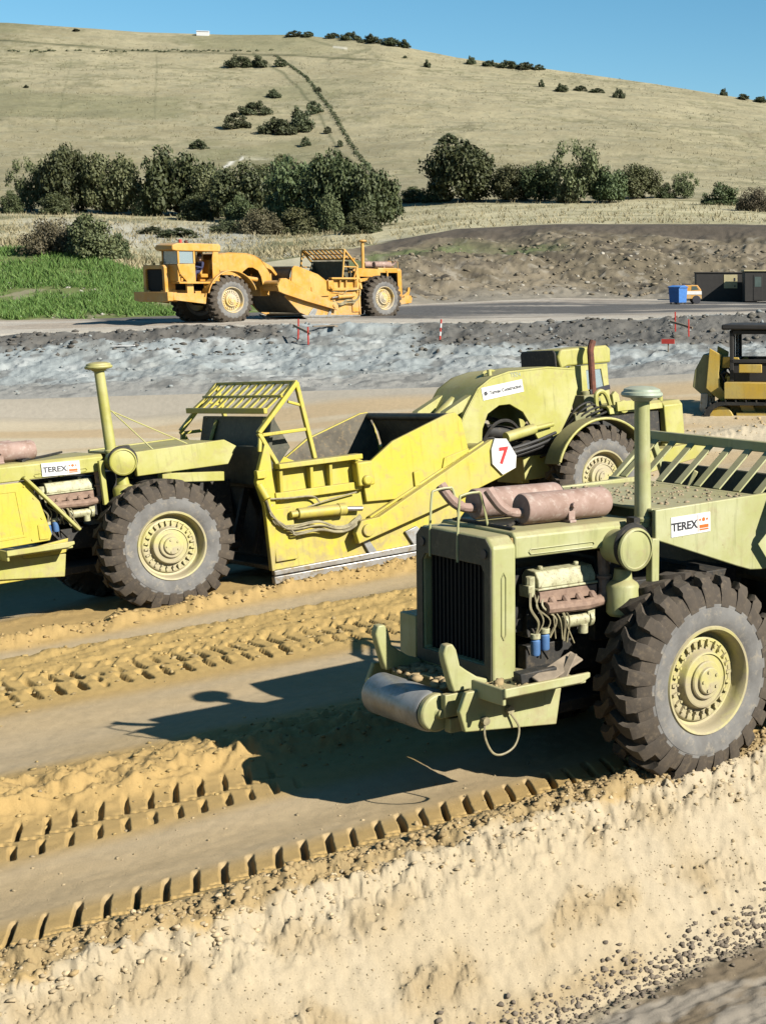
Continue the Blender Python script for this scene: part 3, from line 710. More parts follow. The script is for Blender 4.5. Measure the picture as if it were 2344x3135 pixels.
# two bushes in the field at the left, in front of the copse
bush(165, 775, 668, 175, 4, 'brown leafy bush above the grass bank at the left edge', 'bushes above the grass bank')
bush(285, 785, 662, 190, 6, 'wider green bush above the grass bank, right of the brown one', 'bushes above the grass bank')
bush(365, 790, 715, 90, 5, 'small dark bush at the right end of the pair above the grass bank', 'bushes above the grass bank')
bush(470, 716, 690, 90, 7, 'low scrub patch in the field behind the orange scraper cab', 'low scrub in the field')
bush(545, 728, 698, 110, 8, 'low scrub patch in the field right of the orange cab roof', 'low scrub in the field')
# hedgerow at the right
bush(1265, 618, 572, 105, 5, 'dark low bush at the left end of the hedgerow', GR)
tree(1412, 618, 452, 215, 0, 'big rounded tree at the left of the hedgerow', GR, 1)
bush(1335, 618, 540, 90, 5, 'dark bush tucked under the left side of the big rounded tree', GR)
tree(1570, 616, 516, 135, 1, 'low round tree next right of the big rounded tree', GR, 2)
tree(1665, 616, 512, 120, 0, 'dark tree left of the tall open ash', GR, 3)
tree(1762, 620, 452, 150, 3, 'tall thin ash with an open crown above the hedgerow', GR, 0)
bush(1740, 620, 560, 90, 6, 'bright green bush at the foot of the tall open ash', GR)
tree(1862, 620, 522, 130, 2, 'bushy dark tree right of the tall open ash', GR, 1)
tree(1952, 608, 512, 125, 1, 'olive tree near the right end of the unbroken hedgerow', GR, 2)
bush(2036, 606, 560, 60, 5, 'small round bush by the gap in the hedgerow', GR)
tree(2095, 608, 534, 80, 3, 'small leaning tree standing in the hedgerow gap', GR, 3)
bush(2208, 628, 560, 120, 5, 'wide dark bush right of the hedgerow gap', GR)
bush(2310, 645, 572, 110, 4, 'brownish bush at the right edge of the photograph', GR)
# scrub on the hill
for u, vb, vt, w, k, lab in [
    (735, 206, 165, 85, 7, 'thick gorse clump under the upper hedge line'), (795, 205, 172, 60, 8, 'smaller gorse clump joined to the right of the thick one under the hedge line'), (862, 204, 182, 52, 8, 'gorse clump touching the fence line near the hilltop'),
    (838, 298, 270, 45, 7, 'little gorse clump above the diagonal row of gorse'), (785, 350, 306, 90, 7, 'upper gorse clump of the diagonal row'), (725, 392, 348, 75, 8, 'lowest gorse clump of the diagonal row'),
    (850, 410, 355, 110, 7, 'broad dark gorse clump, left half of the biggest patch'), (918, 400, 325, 100, 7, 'tall dark gorse clump in the biggest patch'), (962, 348, 312, 52, 8, 'gorse clump at the top corner of the biggest patch beside the fence line'),
    (606, 455, 428, 52, 8, 'lone gorse clump above the middle of the copse'), (937, 446, 420, 28, 8, 'small gorse clump beside the white chalk scrape'), (1004, 408, 388, 26, 8, 'scrub bush on the fence line half way down'),
    (1042, 448, 430, 26, 8, 'scrub bush on the fence line above the copse'), (975, 282, 266, 18, 8, 'tiny bush alone right of the fence line'), (1308, 206, 184, 26, 8, 'single bush high on the bare slope'),
    (1656, 266, 245, 24, 8, 'first bush of the short row on the upper right slope'), (1718, 280, 254, 56, 7, 'longest dark bush of the short row on the upper right slope'), (1776, 278, 262, 40, 8, 'low bush in the middle of the short row'),
    (1826, 284, 270, 46, 8, 'flat bush near the right end of the short row'), (1893, 300, 268, 36, 7, 'upright bush ending the short row on the upper right slope'), (235, 95, 88, 30, 8, 'faint low scrub near the left skyline'),
    (82, 268, 260, 16, 8, 'tiny dark bush alone on the left slope'), (1370, 440, 410, 60, 8, 'sparse scrub bush above the big rounded tree'), (1240, 178, 170, 14, 8, 'tiny bush on the bare slope below the skyline scrub')]:
    bush(u, vb, vt, w, k, lab, GH)
for u, vb, vt, w, k, lab in [
    (905, 112, 95, 50, 8, 'left clump of scrub on the skyline'), (946, 113, 97, 40, 8, 'right half of the left skyline scrub'), (1020, 117, 101, 46, 8, 'thin skyline scrub right of the gap'),
    (1075, 122, 95, 56, 7, 'tallest rounded clump on the middle skyline'), (1135, 130, 104, 70, 7, 'skyline clump right of the tallest one'), (1195, 138, 112, 70, 7, 'second last clump of the middle skyline scrub'), (1235, 145, 122, 40, 8, 'last clump of the middle skyline scrub'),
    (1442, 196, 170, 38, 7, 'bush with bare twigs standing on the skyline'), (1500, 202, 182, 46, 7, 'dark skyline bush right of the twiggy one'), (1555, 208, 182, 66, 7, 'widest bush of the right skyline row'), (1610, 212, 192, 56, 8, 'low bush ending the dense skyline row'), (1650, 214, 198, 34, 8, 'thin low scrub trailing off along the skyline'),
    (2214, 292, 268, 26, 7, 'lone bush standing clear on the right skyline'), (2275, 304, 288, 50, 8, 'low skyline scrub at the far right'), (2328, 312, 293, 56, 7, 'dark skyline scrub cut by the right edge')]:
    bush(u, vb, vt, w, k, lab, GK)
# grass tufts on the bank, and rough stalks in the field
def tufts(name, P, h, mat_, n_bl=4):
    n = len(P); g = np.random.default_rng(5); V = []; 
    for b in range(n_bl):
        a = g.random(n) * 6.283; w = .10 * h * (0.6 + g.random(n)); lean = h[:, None] * .5 * g.standard_normal((n, 2)); hh = h * (.5 + .7 * g.random(n))
        o = np.c_[np.cos(a) * w, np.sin(a) * w, 0 * a]; base = P + np.c_[g.standard_normal((n, 2)) * h[:, None] * .35, -.03 + 0 * a]
        V.append(np.stack([base - o, base + o, base + np.c_[lean, hh]], 1))
    V = np.concatenate(V).reshape(-1, 3)
    return tag(link(name, mesh_np(name, V, np.arange(len(V)).reshape(-1, 3), mat_, smooth=False)), kind='stuff')
def area(n, i, u0, u1, f0, f1):
    k = rayk(u0, 900)[0] + (rayk(u1, 900)[0] - rayk(u0, 900)[0]) * rng.random(n); f = f0 + (f1 - f0) * rng.random(n)
    _, Ya = cv(i, k); _, Yb = cv(i + 1, k); Y = Ya + f * (Yb - Ya); X = k * Y
    return np.c_[X, Y, far_h(X, Y)]
P = area(15000, 2, -120, 700, .01, .99); P = P[(fbm(P[:, 0] * .35, P[:, 1] * .35, 88, 4) + .25 * rng.random(len(P)) < .70)]
tufts('bank_grass', P, .18 + .22 * rng.random(len(P)), M['grass'], 4)
P = np.vstack([area(5000, 3, -100, 1150, .0, .95), area(1500, 3, 1200, 2450, .1, .98)])
tufts('dry_stalks', P, .25 + .4 * rng.random(len(P)), M['drygrass'], 3)
# scrubby hedge along the fence line that climbs the hill
pts = []
for (u0, v0, u1, v1) in ((845, 172, 935, 235), (935, 235, 1010, 330), (1010, 330, 1090, 470), (1090, 470, 1180, 575)):
    for q in np.linspace(0, 1, 26): pts.append(hit(u0 + (u1 - u0) * q + random.uniform(-2, 2), v0 + (v1 - v0) * q))
for q in np.linspace(0, 1, 60): 
    if random.random() < .8: pts.append(hit(30 + 800 * q, 158 - 2 * q + random.uniform(-3, 3)))
C = np.array(pts); C[:, 2] += .2
V, Fq = leaf_quads(C, np.full(len(C), .85), 5200, .26, 77, .5)
tag(link('fence_line_scrub', mesh_np('fence_line_scrub', V, Fq, M['leafD'], smooth=False)), kind='stuff')

k = rayk(-150, 300)[0] + (rayk(2480, 300)[0] - rayk(-150, 300)[0]) * rng.random(16000); Yt = 245 + 330 * rng.random(16000) ** .8
Xt = k * Yt; keep = (fbm(Xt * .03, Yt * .05, 96, 4) + .35 * (rng.random(16000) - .5)) > .47
P = np.c_[Xt, Yt, far_h(Xt, Yt)][keep]
tufts('hill_tussocks', P, .25 + .55 * rng.random(len(P)) ** 2, M['tussock'], 3)
# ------------------------------------------------------------------ motor scrapers
def text_obj(body, size, mat_, parent, loc, rot, name='lettering', depth=.003, bold=0.0, sx=1.0, shear=0.0):
    cu = bpy.data.curves.new('lettering', 'FONT'); cu.body = body; cu.size = size; cu.extrude = depth; cu.align_x = 'CENTER'; cu.align_y = 'CENTER'; cu.offset = bold; cu.shear = shear
    tmp = bpy.data.objects.new('tmp', cu); COL.objects.link(tmp)
    me = bpy.data.meshes.new_from_object(tmp.evaluated_get(bpy.context.evaluated_depsgraph_get()))
    bpy.data.objects.remove(tmp); me.name = name; me.materials.clear(); me.materials.append(mat_)
    o = link(name, me, parent); o.location = loc; o.rotation_euler = rot; o.scale = (sx, 1, 1); return o

_WH = {}
def wheel_meshes(rim_mat):
    if rim_mat.name in _WH: return _WH[rim_mat.name]
    n = 88
    prof = [(.545, .09), (.558, .045), (.60, .018), (.66, .004), (.72, .0), (.765, .006), (.77, .012), (.80, .012), (.835, .035), (.862, .065), (.874, .12), (.878, .25), (.878, .51), (.874, .64), (.862, .695), (.835, .725), (.72, .76), (.60, .745), (.545, .67)]
    grow = lambda q: q if q < .80 else .80 + (q - .80) * 1.88
    prof = [(a_ if a_ < .80 else .80 + (a_ - .80) * 2.55, b_ * .90) for a_, b_ in prof]
    b = MB(); b.lathe(prof, axis='y', n=n, closed=True)
    for i, f in enumerate(b.f):
        rr = sum(math.hypot(b.v[k][0], b.v[k][2]) for k in f) / 4
        b.m[i] = 1 if rr < .80 else 0
    NL = 23; P = 2 * math.pi / NL
    side = [(.004, .795, 0, .42), (.022, .862, 0.0, .46), (.055, .918, 0.0, .50), (.10, .947, .0, .50), (.19, .951, .02, .47), (.255, .952, .14, .40), (.32, .953, .36, .33), (.385, .953, .52, .30)]
    for k in range(NL):
        for sgn in (0, 1):
            a0 = k * P + (.5 * P if sgn else 0); V = []
            for y, rt, off, hw in side:
                jr = 1 + random.uniform(-.004, .004); rt = grow(rt); y = y * .90
                yy = .684 - y if sgn else y
                for rr, ww in ((rt * jr, hw * .86), (min(rt - .02, .99), hw * 1.06)):
                    for s_ in (-1, 1):
                        a = a0 + (off + s_ * ww * .5 * 1.1) * P
                        V.append((rr * math.sin(a), yy, rr * math.cos(a)))
            Fc = []
            for j in range(len(side) - 1):
                q, w = 4 * j, 4 * j + 4
                Fc += [(q, q + 1, w + 1, w), (q, w, w + 2, q + 2), (q + 1, q + 3, w + 3, w + 1)]
            Fc += [(0, 2, 3, 1), (4 * len(side) - 4, 4 * len(side) - 3, 4 * len(side) - 1, 4 * len(side) - 2)]
            b.add(V, Fc, 0)
    tyre = b.mesh('tyre', [M['tread'], M['wall']], 32)
    r = MB()
    r.lathe([(.53, .40), (.548, .10), (.572, .035), (.560, .014), (.535, .018), (.515, .05), (.505, .11), (.500, .16), (.488, .185), (.455, .19), (.445, .165), (.43, .155), (.40, .155), (.392, .165), (.318, .165), (.308, .15), (.300, .095), (.288, .078), (.272, .074), (.268, .09), (.20, .085), (.195, .07)], axis='y', n=72)
    for k in range(24):
        a = k * 2 * math.pi / 24 + random.uniform(-.02, .02); ca, sa = math.cos(a), math.sin(a)
        r.tube([(.352 * ca, .17, .352 * sa), (.352 * ca, .118, .352 * sa)], .0155, 6)
        t0 = Vector((-sa, 0, ca)); c0 = Vector((.392 * ca, .145, .392 * sa)); rd = Vector((ca, 0, sa))
        r.beam(c0 - rd * .032, c0 + rd * .022, .03, .035, up=(0, 1, 0))
    rim = r.mesh('rim', [rim_mat], 35)
    h = MB(); h.lathe([(.20, .3), (.20, .06), (.188, .048), (.145, .046), (.138, .02), (.128, .012), (.09, .01), (0, .01)], axis='y', n=40)
    for k in range(5):
        a = k * 2 * math.pi / 5 + .3; h.tube([(.10 * math.cos(a), .03, .10 * math.sin(a)), (.10 * math.cos(a), -.004, .10 * math.sin(a))], .016, 6)
    hub = h.mesh('wheel', [rim_mat], 35)
    _WH[rim_mat.name] = (hub, tyre, rim); return _WH[rim_mat.name]
def add_wheel(root, x, side, R, rim_mat, spin=0.0):
    hub, tyre, rim = wheel_meshes(rim_mat); k = R / .95 * (.94 if R > 1 else 1)
    w = link('wheel', hub, root); w.location = (x, -1.62 if side < 0 else 1.62, R)
    w.scale = (k, k, k); w.rotation_euler = (0, spin, 0 if side < 0 else math.pi)
    link('tyre', tyre, w); link('rim', rim, w); return w

def hexplate(b, pts, y, th): b.prism(pts, y - th, y, 'y')
RX = (rad(90), 0, 0)

def scraper(name, label, loc, yaw, pitch, pm, R=.95, variant='middle', roll=0.0, group='motor scrapers on the earthworks'):
    root = tag(empty(name, loc, (roll, -pitch, yaw)), label, 'scraper', group); root.rotation_mode = 'XYZ'
    PT, PB, PR, RIM = pm; D = M['dark']; dz = R - .95
    def part(nm, b, m, parent=root, bevel=.012, smooth=35): return b.build(nm, m, parent, bevel, smooth)
    for x in (0, 8.85):
        for s in (-1, 1): add_wheel(root, x, s, R, RIM, spin=x + s * .4 + .1)
    for x in (0, 8.85):
        b = MB(); b.cyl((x, -1.35, R), (x, 1.35, R), .27); b.lathe([(.2, -.36), (.42, -.2), (.42, .2), (.2, .36)], (x, 0, R), 'y', 20); part('axle', b, D)
    # ---------------- tractor
    b = MB()
    for s in (-1, 1): b.box(7.6, 11.7, s * .52 - .07, s * .52 + .07, 1.02, 1.5)
    b.box(11.2, 11.4, -.9, .9, 1.0, 1.5); b.box(9.5, 9.7, -.45, .45, 1.05, 1.45); b.box(7.62, 7.8, -.45, .45, .95, 1.7)
    part('tractor_frame', b, PT)
    b = MB(); b.box(9.35, 11.0, -.42, .25, 1.15, 2.1); b.box(8.3, 9.3, -.35, .25, 1.3, 1.9); b.cyl((8.2, -.2, 1.7), (8.9, -.2, 1.7), .3)
    for k in range(6): b.cyl((9.5 + .24 * k, -.46, 1.95), (9.5 + .24 * k, -.60, 1.85), .05, n=8)
    b.tube([(8.3, -.75, 1.6), (8.6, -.85, 1.85), (9.0, -.6, 2.0), (9.3, -.5, 1.7)], .035, 6, spline=4); b.tube([(8.0, -.6, 1.45), (8.4, -.9, 1.6), (8.9, -.7, 1.75), (9.35, -.4, 1.6)], .03, 6, spline=4)
    part('front_engine', b, D)
    hz = 2.42 if variant == 'far' else 2.33
    b = MB(); b.prism([(-.76, 2.15), (-.74, hz - .06), (-.66, hz), (.24, hz), (.33, hz - .06), (.33, 2.15), (.29, 2.15), (.28, hz - .08), (-.64, hz - .05), (-.71, 2.15)], 9.75, 11.2, 'x')
    part('engine_hood', b, PT)
    zr = 2.6 if variant == 'far' else 2.30
    b = MB(); b.ring([(-.80, 1.3), (-.80, zr - .1), (-.70, zr), (.72, zr), (.82, zr - .1), (.82, 1.3)], [(-.62, 1.42), (-.62, zr - .24), (-.56, zr - .18), (.58, zr - .18), (.64, zr - .24), (.64, 1.42)], 11.2, 11.72, 'x')
    b.cyl((11.35, -.5, zr - .02), (11.35, -.5, zr + .1), .06); b.cyl((11.5, .3, zr - .02), (11.5, .3, zr + .16), .07)
    rd = part('front_radiator', b, PT, bevel=.02)
    b = MB(); b.box(11.3, 11.6, -.62, .64, 1.42, zr - .18)
    for k in range(13 if variant == 'far' else 9): b.box(11.6, 11.64, -.62, .64, 1.46 + k * .075, 1.49 + k * .075)
    part('grille', b, M['grille'], rd, 0)
    b = MB(); b.prism([(-1.15, 1.04), (-1.15, 1.42), (1.40, 1.42), (1.40, 1.04), (1.0, .98), (-.8, .98)], 11.72, 12.0, 'x'); b.box(11.1, 11.72, -.86, -.72, 1.05, 1.38); b.box(11.1, 11.72, .72, .86, 1.05, 1.38)
    part('front_bumper', b, PT)
    for s in (-1, 1):
        b = MB(); b.prism([(10.05, 1.30), (10.12, .88), (11.3, 1.02), (11.72, 1.06), (11.72, 1.38), (10.05, 1.34)], s * 1.38 - .03, s * 1.38 + .03); b.box(10.08, 11.72, min(s * .75, s * 1.35), max(s * .75, s * 1.35), 1.30, 1.34); b.box(10.1, 10.16, min(s * .75, s * 1.35), max(s * .75, s * 1.35), .95, 1.30)
        part('step_platform', b, PT)
    b = MB(); b.box(10.62, 10.95, 1.18, 1.3, 1.34, 1.80); b.box(9.95, 10.05, 1.2, 1.3, 1.34, 1.80); b.box(10.25, 10.55, 1.05, 1.3, 1.34, 1.45)
    part('cab_mount', b, PT)
    # fenders
    for s in (-1, 1):
        b = MB(); y0, y1 = (s * 1.66, s * 1.16); V = []; n = 22; Rf = R + .245
        for i in range(n + 1):
            a = rad(14 + (160 - 14) * i / n); ca, sa = math.cos(a), math.sin(a)
            for rr, yy in ((Rf, y0), (Rf, y1), (Rf + .025, y1), (Rf + .025, y0)): V.append((8.85 + rr * ca, yy, R + rr * sa))
        Fc = [(4 * i + j, 4 * i + (j + 1) % 4, 4 * i + 4 + (j + 1) % 4, 4 * i + 4 + j) for i in range(n) for j in range(4)] + [(0, 1, 2, 3), (4 * n, 4 * n + 1, 4 * n + 2, 4 * n + 3)]
        b.add(V, Fc)
        fe = part('fender', b, PT if variant == 'far' else M['olive'], bevel=0)  # olive puts the fender's shaded side into its colour
        b = MB(); b.tube([(8.85 + (Rf + .012) * math.cos(rad(a)), y0, R + (Rf + .012) * math.sin(rad(a))) for a in range(14, 161, 6)], .028, 8)
        part('fender_lip', b, PT, fe, 0)
    # gooseneck
    nz = .07 if variant == 'middle' else 0.0
    outer = [(6.10, 1.55), (6.14, 2.27), (6.27, 2.47), (6.60, 2.90), (6.94, 3.09), (7.36, 3.18), (8.3, 3.20), (8.95, 3.12), (9.0, 2.7), (8.75, 2.2), (8.4, 1.8), (7.95, 1.75)]
    arch = [(7.78 , 2.02), (7.60, 2.34), (7.31, 2.52), (7.06, 2.52), (6.78, 2.38), (6.63, 2.10), (6.56, 1.75), (6.5, 1.45)]
    outer = [(x, z + (nz if z > 2 else 0)) for x, z in outer]; arch = [(x, z + (nz if z > 2 else 0)) for x, z in arch]
    b = MB()
    for s in (-1, 1): b.prism(outer + arch, s * .70 - .03, s * .70 + .03)
    top = outer[1:8]
    V = [(x, y, z) for (x, z) in top for y in (-.74, .74)] + [(x, y, z - .04) for (x, z) in top for y in (-.74, .74)]; nT = len(top)
    Fc = []
    for i in range(nT - 1): Fc += [(2 * i, 2 * i + 1, 2 * i + 3, 2 * i + 2), (2 * nT + 2 * i, 2 * nT + 2 * i + 2, 2 * nT + 2 * i + 3, 2 * nT + 2 * i + 1)]
    b.add(V, Fc); b.box(6.06, 6.13, -.74, .74, 1.5, 2.25)
    part('gooseneck', b, PT, bevel=.01)
    b = MB(); b.cyl((6.85, -.55, 1.55), (7.95, -.5, 1.75), .10); b.cyl((6.9, -.35, 2.1), (7.9, -.35, 1.9), .14); b.box(7.0, 8.3, -.6, .6, 1.5, 1.72); b.tube([(6.6, -.5, 1.7), (6.95, -.62, 2.2), (7.35, -.6, 2.25), (7.7, -.5, 1.95)], .035, 6, spline=5)
    b.tube([(6.5, -.3, 1.6), (6.9, -.5, 1.95), (7.3, -.55, 1.8), (7.9, -.6, 2.05)], .03, 6, spline=5); b.tube([(6.7, .3, 1.7), (7.1, .1, 2.3), (7.6, 0, 2.2)], .05, 6, spline=5)
    part('steering_linkage', b, D, bevel=0)
    for s in (-1, 1):
        b = MB(); b.cyl((7.02, s * .92, 1.96), (7.75, s * .86, 2.06), .105); b.cyl((7.75, s * .86, 2.06), (8.25, s * .8, 2.1), .05); part('steering_cylinder', b, PT, bevel=.006)
    b = MB()
    for k, (y, z) in enumerate([(-.95, 1.72), (-.99, 1.64), (-.9, 1.56)]): b.tube([(6.2, y + .2, z + .1), (6.9, y, z), (7.6, y - .02, z + .08), (8.3, y + .15, z + .2)], .035, 6, spline=5)
    part('hydraulic_hose', b, M['rubberhose'], bevel=0)
    for y in (-.52, .52):      # sloping beams from the neck back towards the apron
        b = MB(); b.prism([(6.75, 2.86), (6.62, 2.90), (5.92, 2.58), (5.64, 2.22), (5.72, 2.14), (6.0, 2.42), (6.72, 2.72)], y - .11, y + .11); part('lift_beam', b, PT)
    b = MB(); b.cyl((6.5, 0, 2.75), (5.75, 0, 2.2), .10); b.cyl((5.75, 0, 2.2), (5.5, 0, 1.95), .05); part('apron_cylinder', b, PT, bevel=.006)
    if variant != 'far':
        b = MB(); b.tube([(7.0, -.3, 3.12), (7.05, -.3, 3.24), (7.4, -.1, 3.26), (7.6, .1, 3.14)], .03, 6, spline=4); b.cyl((7.05, -.5, 3.1), (7.05, -.5, 3.3), .045); part('lifting_eye', b, PT, bevel=0)
    # cab
    b = MB()
    if variant == 'far':
        b.box(9.38, 11.45, .30, 1.50, 1.78, 1.87)
        for y in (.33, 1.47):
            b.prism([(9.38, 1.88), (9.76, 1.88), (9.74, 2.9), (9.68, 3.2), (9.42, 3.2)], y - .03, y + .03)
            b.prism([(10.62, 1.86), (11.06, 1.86), (11.40, 2.22), (11.50, 2.64), (10.62, 2.66)], y - .03, y + .03)
            b.box(10.60, 10.69, y - .03, y + .03, 2.665, 3.2); b.box(11.38, 11.47, y - .03, y + .03, 2.65, 3.2)
        b.prism([(.36, 1.88), (1.44, 1.88), (1.44, 2.62), (.36, 2.62)], 11.40, 11.46, 'x'); b.prism([(.36, 1.88), (1.44, 1.88), (1.44, 2.45), (.36, 2.45)], 9.38, 9.43, 'x')
        b.box(9.77, 10.59, .30, .36, 1.88, 3.19)
        cab = part('cab', b, PT)
        b = MB(); b.prism([(9.32, 3.20), (9.28, 3.44), (9.36, 3.55), (11.45, 3.55), (11.72, 3.46), (11.74, 3.24), (11.5, 3.20)], .26, 1.54); part('roof', b, PT, cab, .04)
        for bx_ in ((10.70, 11.37, 1.462, 1.474, 2.67, 3.19), (11.41, 11.42, .36, 1.44, 2.64, 3.19), (10.70, 11.37, .325, .337, 2.67, 3.19)): b = MB(); b.box(*bx_); part('window', b, M['glass'], cab, 0)
    else:
        b.box(9.38, 10.62, .30, 1.50, 1.78, 1.87)
        pass
        b.ring([(9.63, 1.88), (10.60, 1.88), (10.60, 3.19), (9.58, 3.19)], [(10.02, 2.66), (10.47, 2.66), (10.42, 3.08), (10.02, 3.08)], .30, .36)
        cab = part('cab', b, PT)
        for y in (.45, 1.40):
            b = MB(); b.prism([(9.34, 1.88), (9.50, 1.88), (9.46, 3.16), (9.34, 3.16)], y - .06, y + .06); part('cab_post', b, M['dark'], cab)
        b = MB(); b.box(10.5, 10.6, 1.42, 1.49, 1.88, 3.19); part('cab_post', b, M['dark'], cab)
        b = MB(); b.box(10.54, 10.60, .37, 1.41, 1.88, 2.5); part('dashboard', b, M['dark'], cab)
        b = MB(); b.prism([(.27, 3.13), (.27, 3.50), (.34, 3.56), (1.46, 3.56), (1.53, 3.50), (1.53, 3.13)], 9.20, 9.25, 'x'); part('rear_shade_panel', b, M['dark'], cab, .02)  # thin dark sheet painting shade onto the roof's rear face
        b = MB(); b.prism([(9.32, 3.14), (9.26, 3.40), (9.36, 3.57), (10.58, 3.58), (10.68, 3.50), (10.66, 3.20), (9.5, 3.20)], .24, 1.56); part('roof', b, M['limeyellow'] if variant == 'middle' else PT, cab, .04)
        b = MB(); b.box(10.03, 10.46, .325, .337, 2.67, 3.07); part('window', b, M['glass'], cab, 0)
        b = MB(); b.box(10.22, 10.25, .30, .358, 2.665, 3.075); part('mullion', b, PT, cab, 0)
    b = MB(); b.box(9.75, 10.15, .7, 1.2, 2.05, 2.22); b.prism([(9.62, 2.2), (9.76, 2.2), (9.68, 2.85), (9.56, 2.85)], .7, 1.2); b.box(9.8, 10.1, .85, 1.05, 1.88, 2.05); part('seat', b, M['seat'], cab, .03)
    b = MB(); b.lathe([(.2, -.015), (.215, 0), (.2, .015), (.185, 0)], (10.62, .95, 2.6), 'x', 20, closed=True); b.cyl((10.66, .95, 2.6), (11.1, .95, 2.1), .03); part('steering_wheel', b, M['black'], cab, 0)
    b = MB(); b.prism([(8.50, 1.9), (8.46, 2.88), (8.60, 2.96), (8.82, 2.88), (9.10, 2.62), (9.26, 2.2), (9.30, 1.9), (9.2, 1.9), (9.0, 2.3), (8.8, 2.55), (8.62, 2.62)], -.02, .3); part('cowl', b, M['olive'] if variant != 'far' else PT, bevel=.02)
    b = MB(); b.box(8.9, 9.3, -.7, -.1, 1.75, 2.25); b.box(9.42, 9.75, -.35, .05, 2.05, 2.58); b.cyl((9.6, -.15, 2.0), (9.6, -.15, 2.66), .10); b.cyl((9.95, -.2, 2.0), (9.88, -.2, 2.5), .06); part('air_box', b, M['olive'], bevel=.02)
    b = MB(); b.tube([(9.90, -.02, 1.95), (9.91, -.02, 2.4), (9.93, -.02, 3.3), (9.94, -.02, 3.52), (10.02, -.02, 3.70)], .075, 10, spline=4); b.cyl((9.91, -.02, 2.1), (9.91, -.02, 2.55), .12); part('front_exhaust', b, M['pipe'], bevel=0)
    b = MB(); b.beam((9.8, -.05, 2.62), (10.45, .1, 2.68), .06, .1); part('mirror_bar', b, M['black'], bevel=.01)
    if variant != 'far':
        b = MB(); b.box(8.95, 9.36, -.78, .28, 1.5, 2.05); b.box(9.4, 10.9, -.95, -.45, 1.45, 2.12); b.cyl((9.2, -.9, 1.9), (9.2, -.5, 1.9), .2)
        for k in range(5): b.tube([(8.7 + .1 * k, -.5, 2.0), (8.9 + .12 * k, -.75, 2.35 - .05 * k), (9.3 + .1 * k, -.7, 2.45 - .06 * k), (9.7, -.4, 2.2)], .022, 6, spline=4)
        part('engine_clutter', b, D, bevel=0)
        b = MB(); b.tube([(9.55, -.62, 2.0), (9.52, -.62, 2.5), (9.60, -.62, 2.64), (9.74, -.62, 2.62), (9.84, -.62, 2.45), (9.95, -.62, 2.0)], .05, 8, spline=4); part('guard_hoop', b, PT, bevel=0)
        b = MB(); b.prism([(9.98, 1.95), (9.93, 2.55), (10.02, 2.62), (10.10, 2.55), (10.22, 1.95)], -.66, -.56); part('guard_plate', b, PT)
    if variant == 'far': b = MB(); b.cyl((10.9, .9, 3.55), (10.9, .9, 3.72), .07); part('beacon', b, M['redpaint'], bevel=.01)
    b = MB(); b.lathe([(.02, 0), (.13, .0), (.15, .04), (.12, .10), (0, .12)], (10.1, -.82, 2.28), 'y', 18); b.box(9.9, 10.7, -.84, -.77, 2.2, 2.40); part('headlamp', b, PT, bevel=.006)
    # ---------------- draft frame and bowl
    b = MB(); b.cyl((6.30, -1.80, 1.68), (6.30, 1.80, 1.68), .25); b.box(6.05, 6.55, -.5, .5, 1.2, 2.05); part('draft_tube', b, PT)
    arm = [(3.16, .50), (3.12, .70), (3.25, .90), (3.6, .92), (6.08, 2.03), (6.38, 2.02), (6.58, 1.66), (6.52, 1.42), (6.2, 1.30), (5.02, .96)]
    for s in (-1, 1):
        b = MB(); b.prism(arm, s * 1.78 - .07, s * 1.78 + .07); b.prism([(3.5, .94), (6.0, 2.02), (6.0, 1.97), (3.5, .89)], s * 1.66 - .05, s * 1.66 + .05)
        b.cyl((3.35, s * 1.6, .72), (3.35, s * 1.9, .72), .11)
        part('draft_arm', b, PB)
    bowl = MB()
    sidep = [(1.66, .26), (4.75, .26), (5.2, .42), (6.02, 1.20), (5.9, 1.28), (5.0, 1.25), (4.2, 1.6), (3.45, 1.98), (1.66, 1.98)]
    for s in (-1, 1):
        y = s * 1.55
        bowl.prism(sidep, y - .03, y + .03)
        bowl.prism([(1.50, 1.80), (1.56, 2.0), (1.72, 2.42), (1.80, 2.35), (1.80, 1.4), (1.66, .26), (1.60, .26), (1.60, 1.38)], s * 1.60 - .06, s * 1.60 + .06)
        for x in (1.92, 2.48, 2.84, 3.34): bowl.prism([(0, 1.44), (0, 1.96), (.19, 1.96), (.10, 1.44)], x - .025, x + .025, 'x') if False else bowl.add([(xx, yy, zz) for xx in (x - .03, x + .03) for (yy, zz) in ((s * 1.58, 1.42), (s * 1.58, 1.96), (s * 1.74, 1.96), (s * 1.66, 1.42))], [(0, 1, 2, 3), (7, 6, 5, 4), (0, 4, 5, 1), (1, 5, 6, 2), (2, 6, 7, 3), (3, 7, 4, 0)])
        bowl.box(1.80, 3.42, min(s * 1.58, s * 1.69), max(s * 1.58, s * 1.69), 1.44, 1.58)
        bowl.box(1.70, 2.1, min(s * 1.58, s * 1.64), max(s * 1.58, s * 1.64), .4, 1.3)
    pass
    bw = part('bowl', bowl, PB)
    b = MB(); b.box(2.1, 2.2, -1.515, 1.515, .33, 1.95); [b.beam((1.7, y, .5), (2.1, y, 1.7), .12, .12) for y in (-.9, 0, .9)]; part('back_wall', b, D, bw)  # dark colour stands in for shade in the recess behind the bowl
    b = MB(); b.box(1.70, 4.75, -1.515, 1.515, .24, .32); [b.box(2.2, 4.6, s * 1.50 - .012, s * 1.50 + .012, .33, 1.6) for s in (-1, 1)]; part('bowl_shade_lining', b, M['shade_liner'], bw)  # floor and inner sheets coloured dark for interior shade
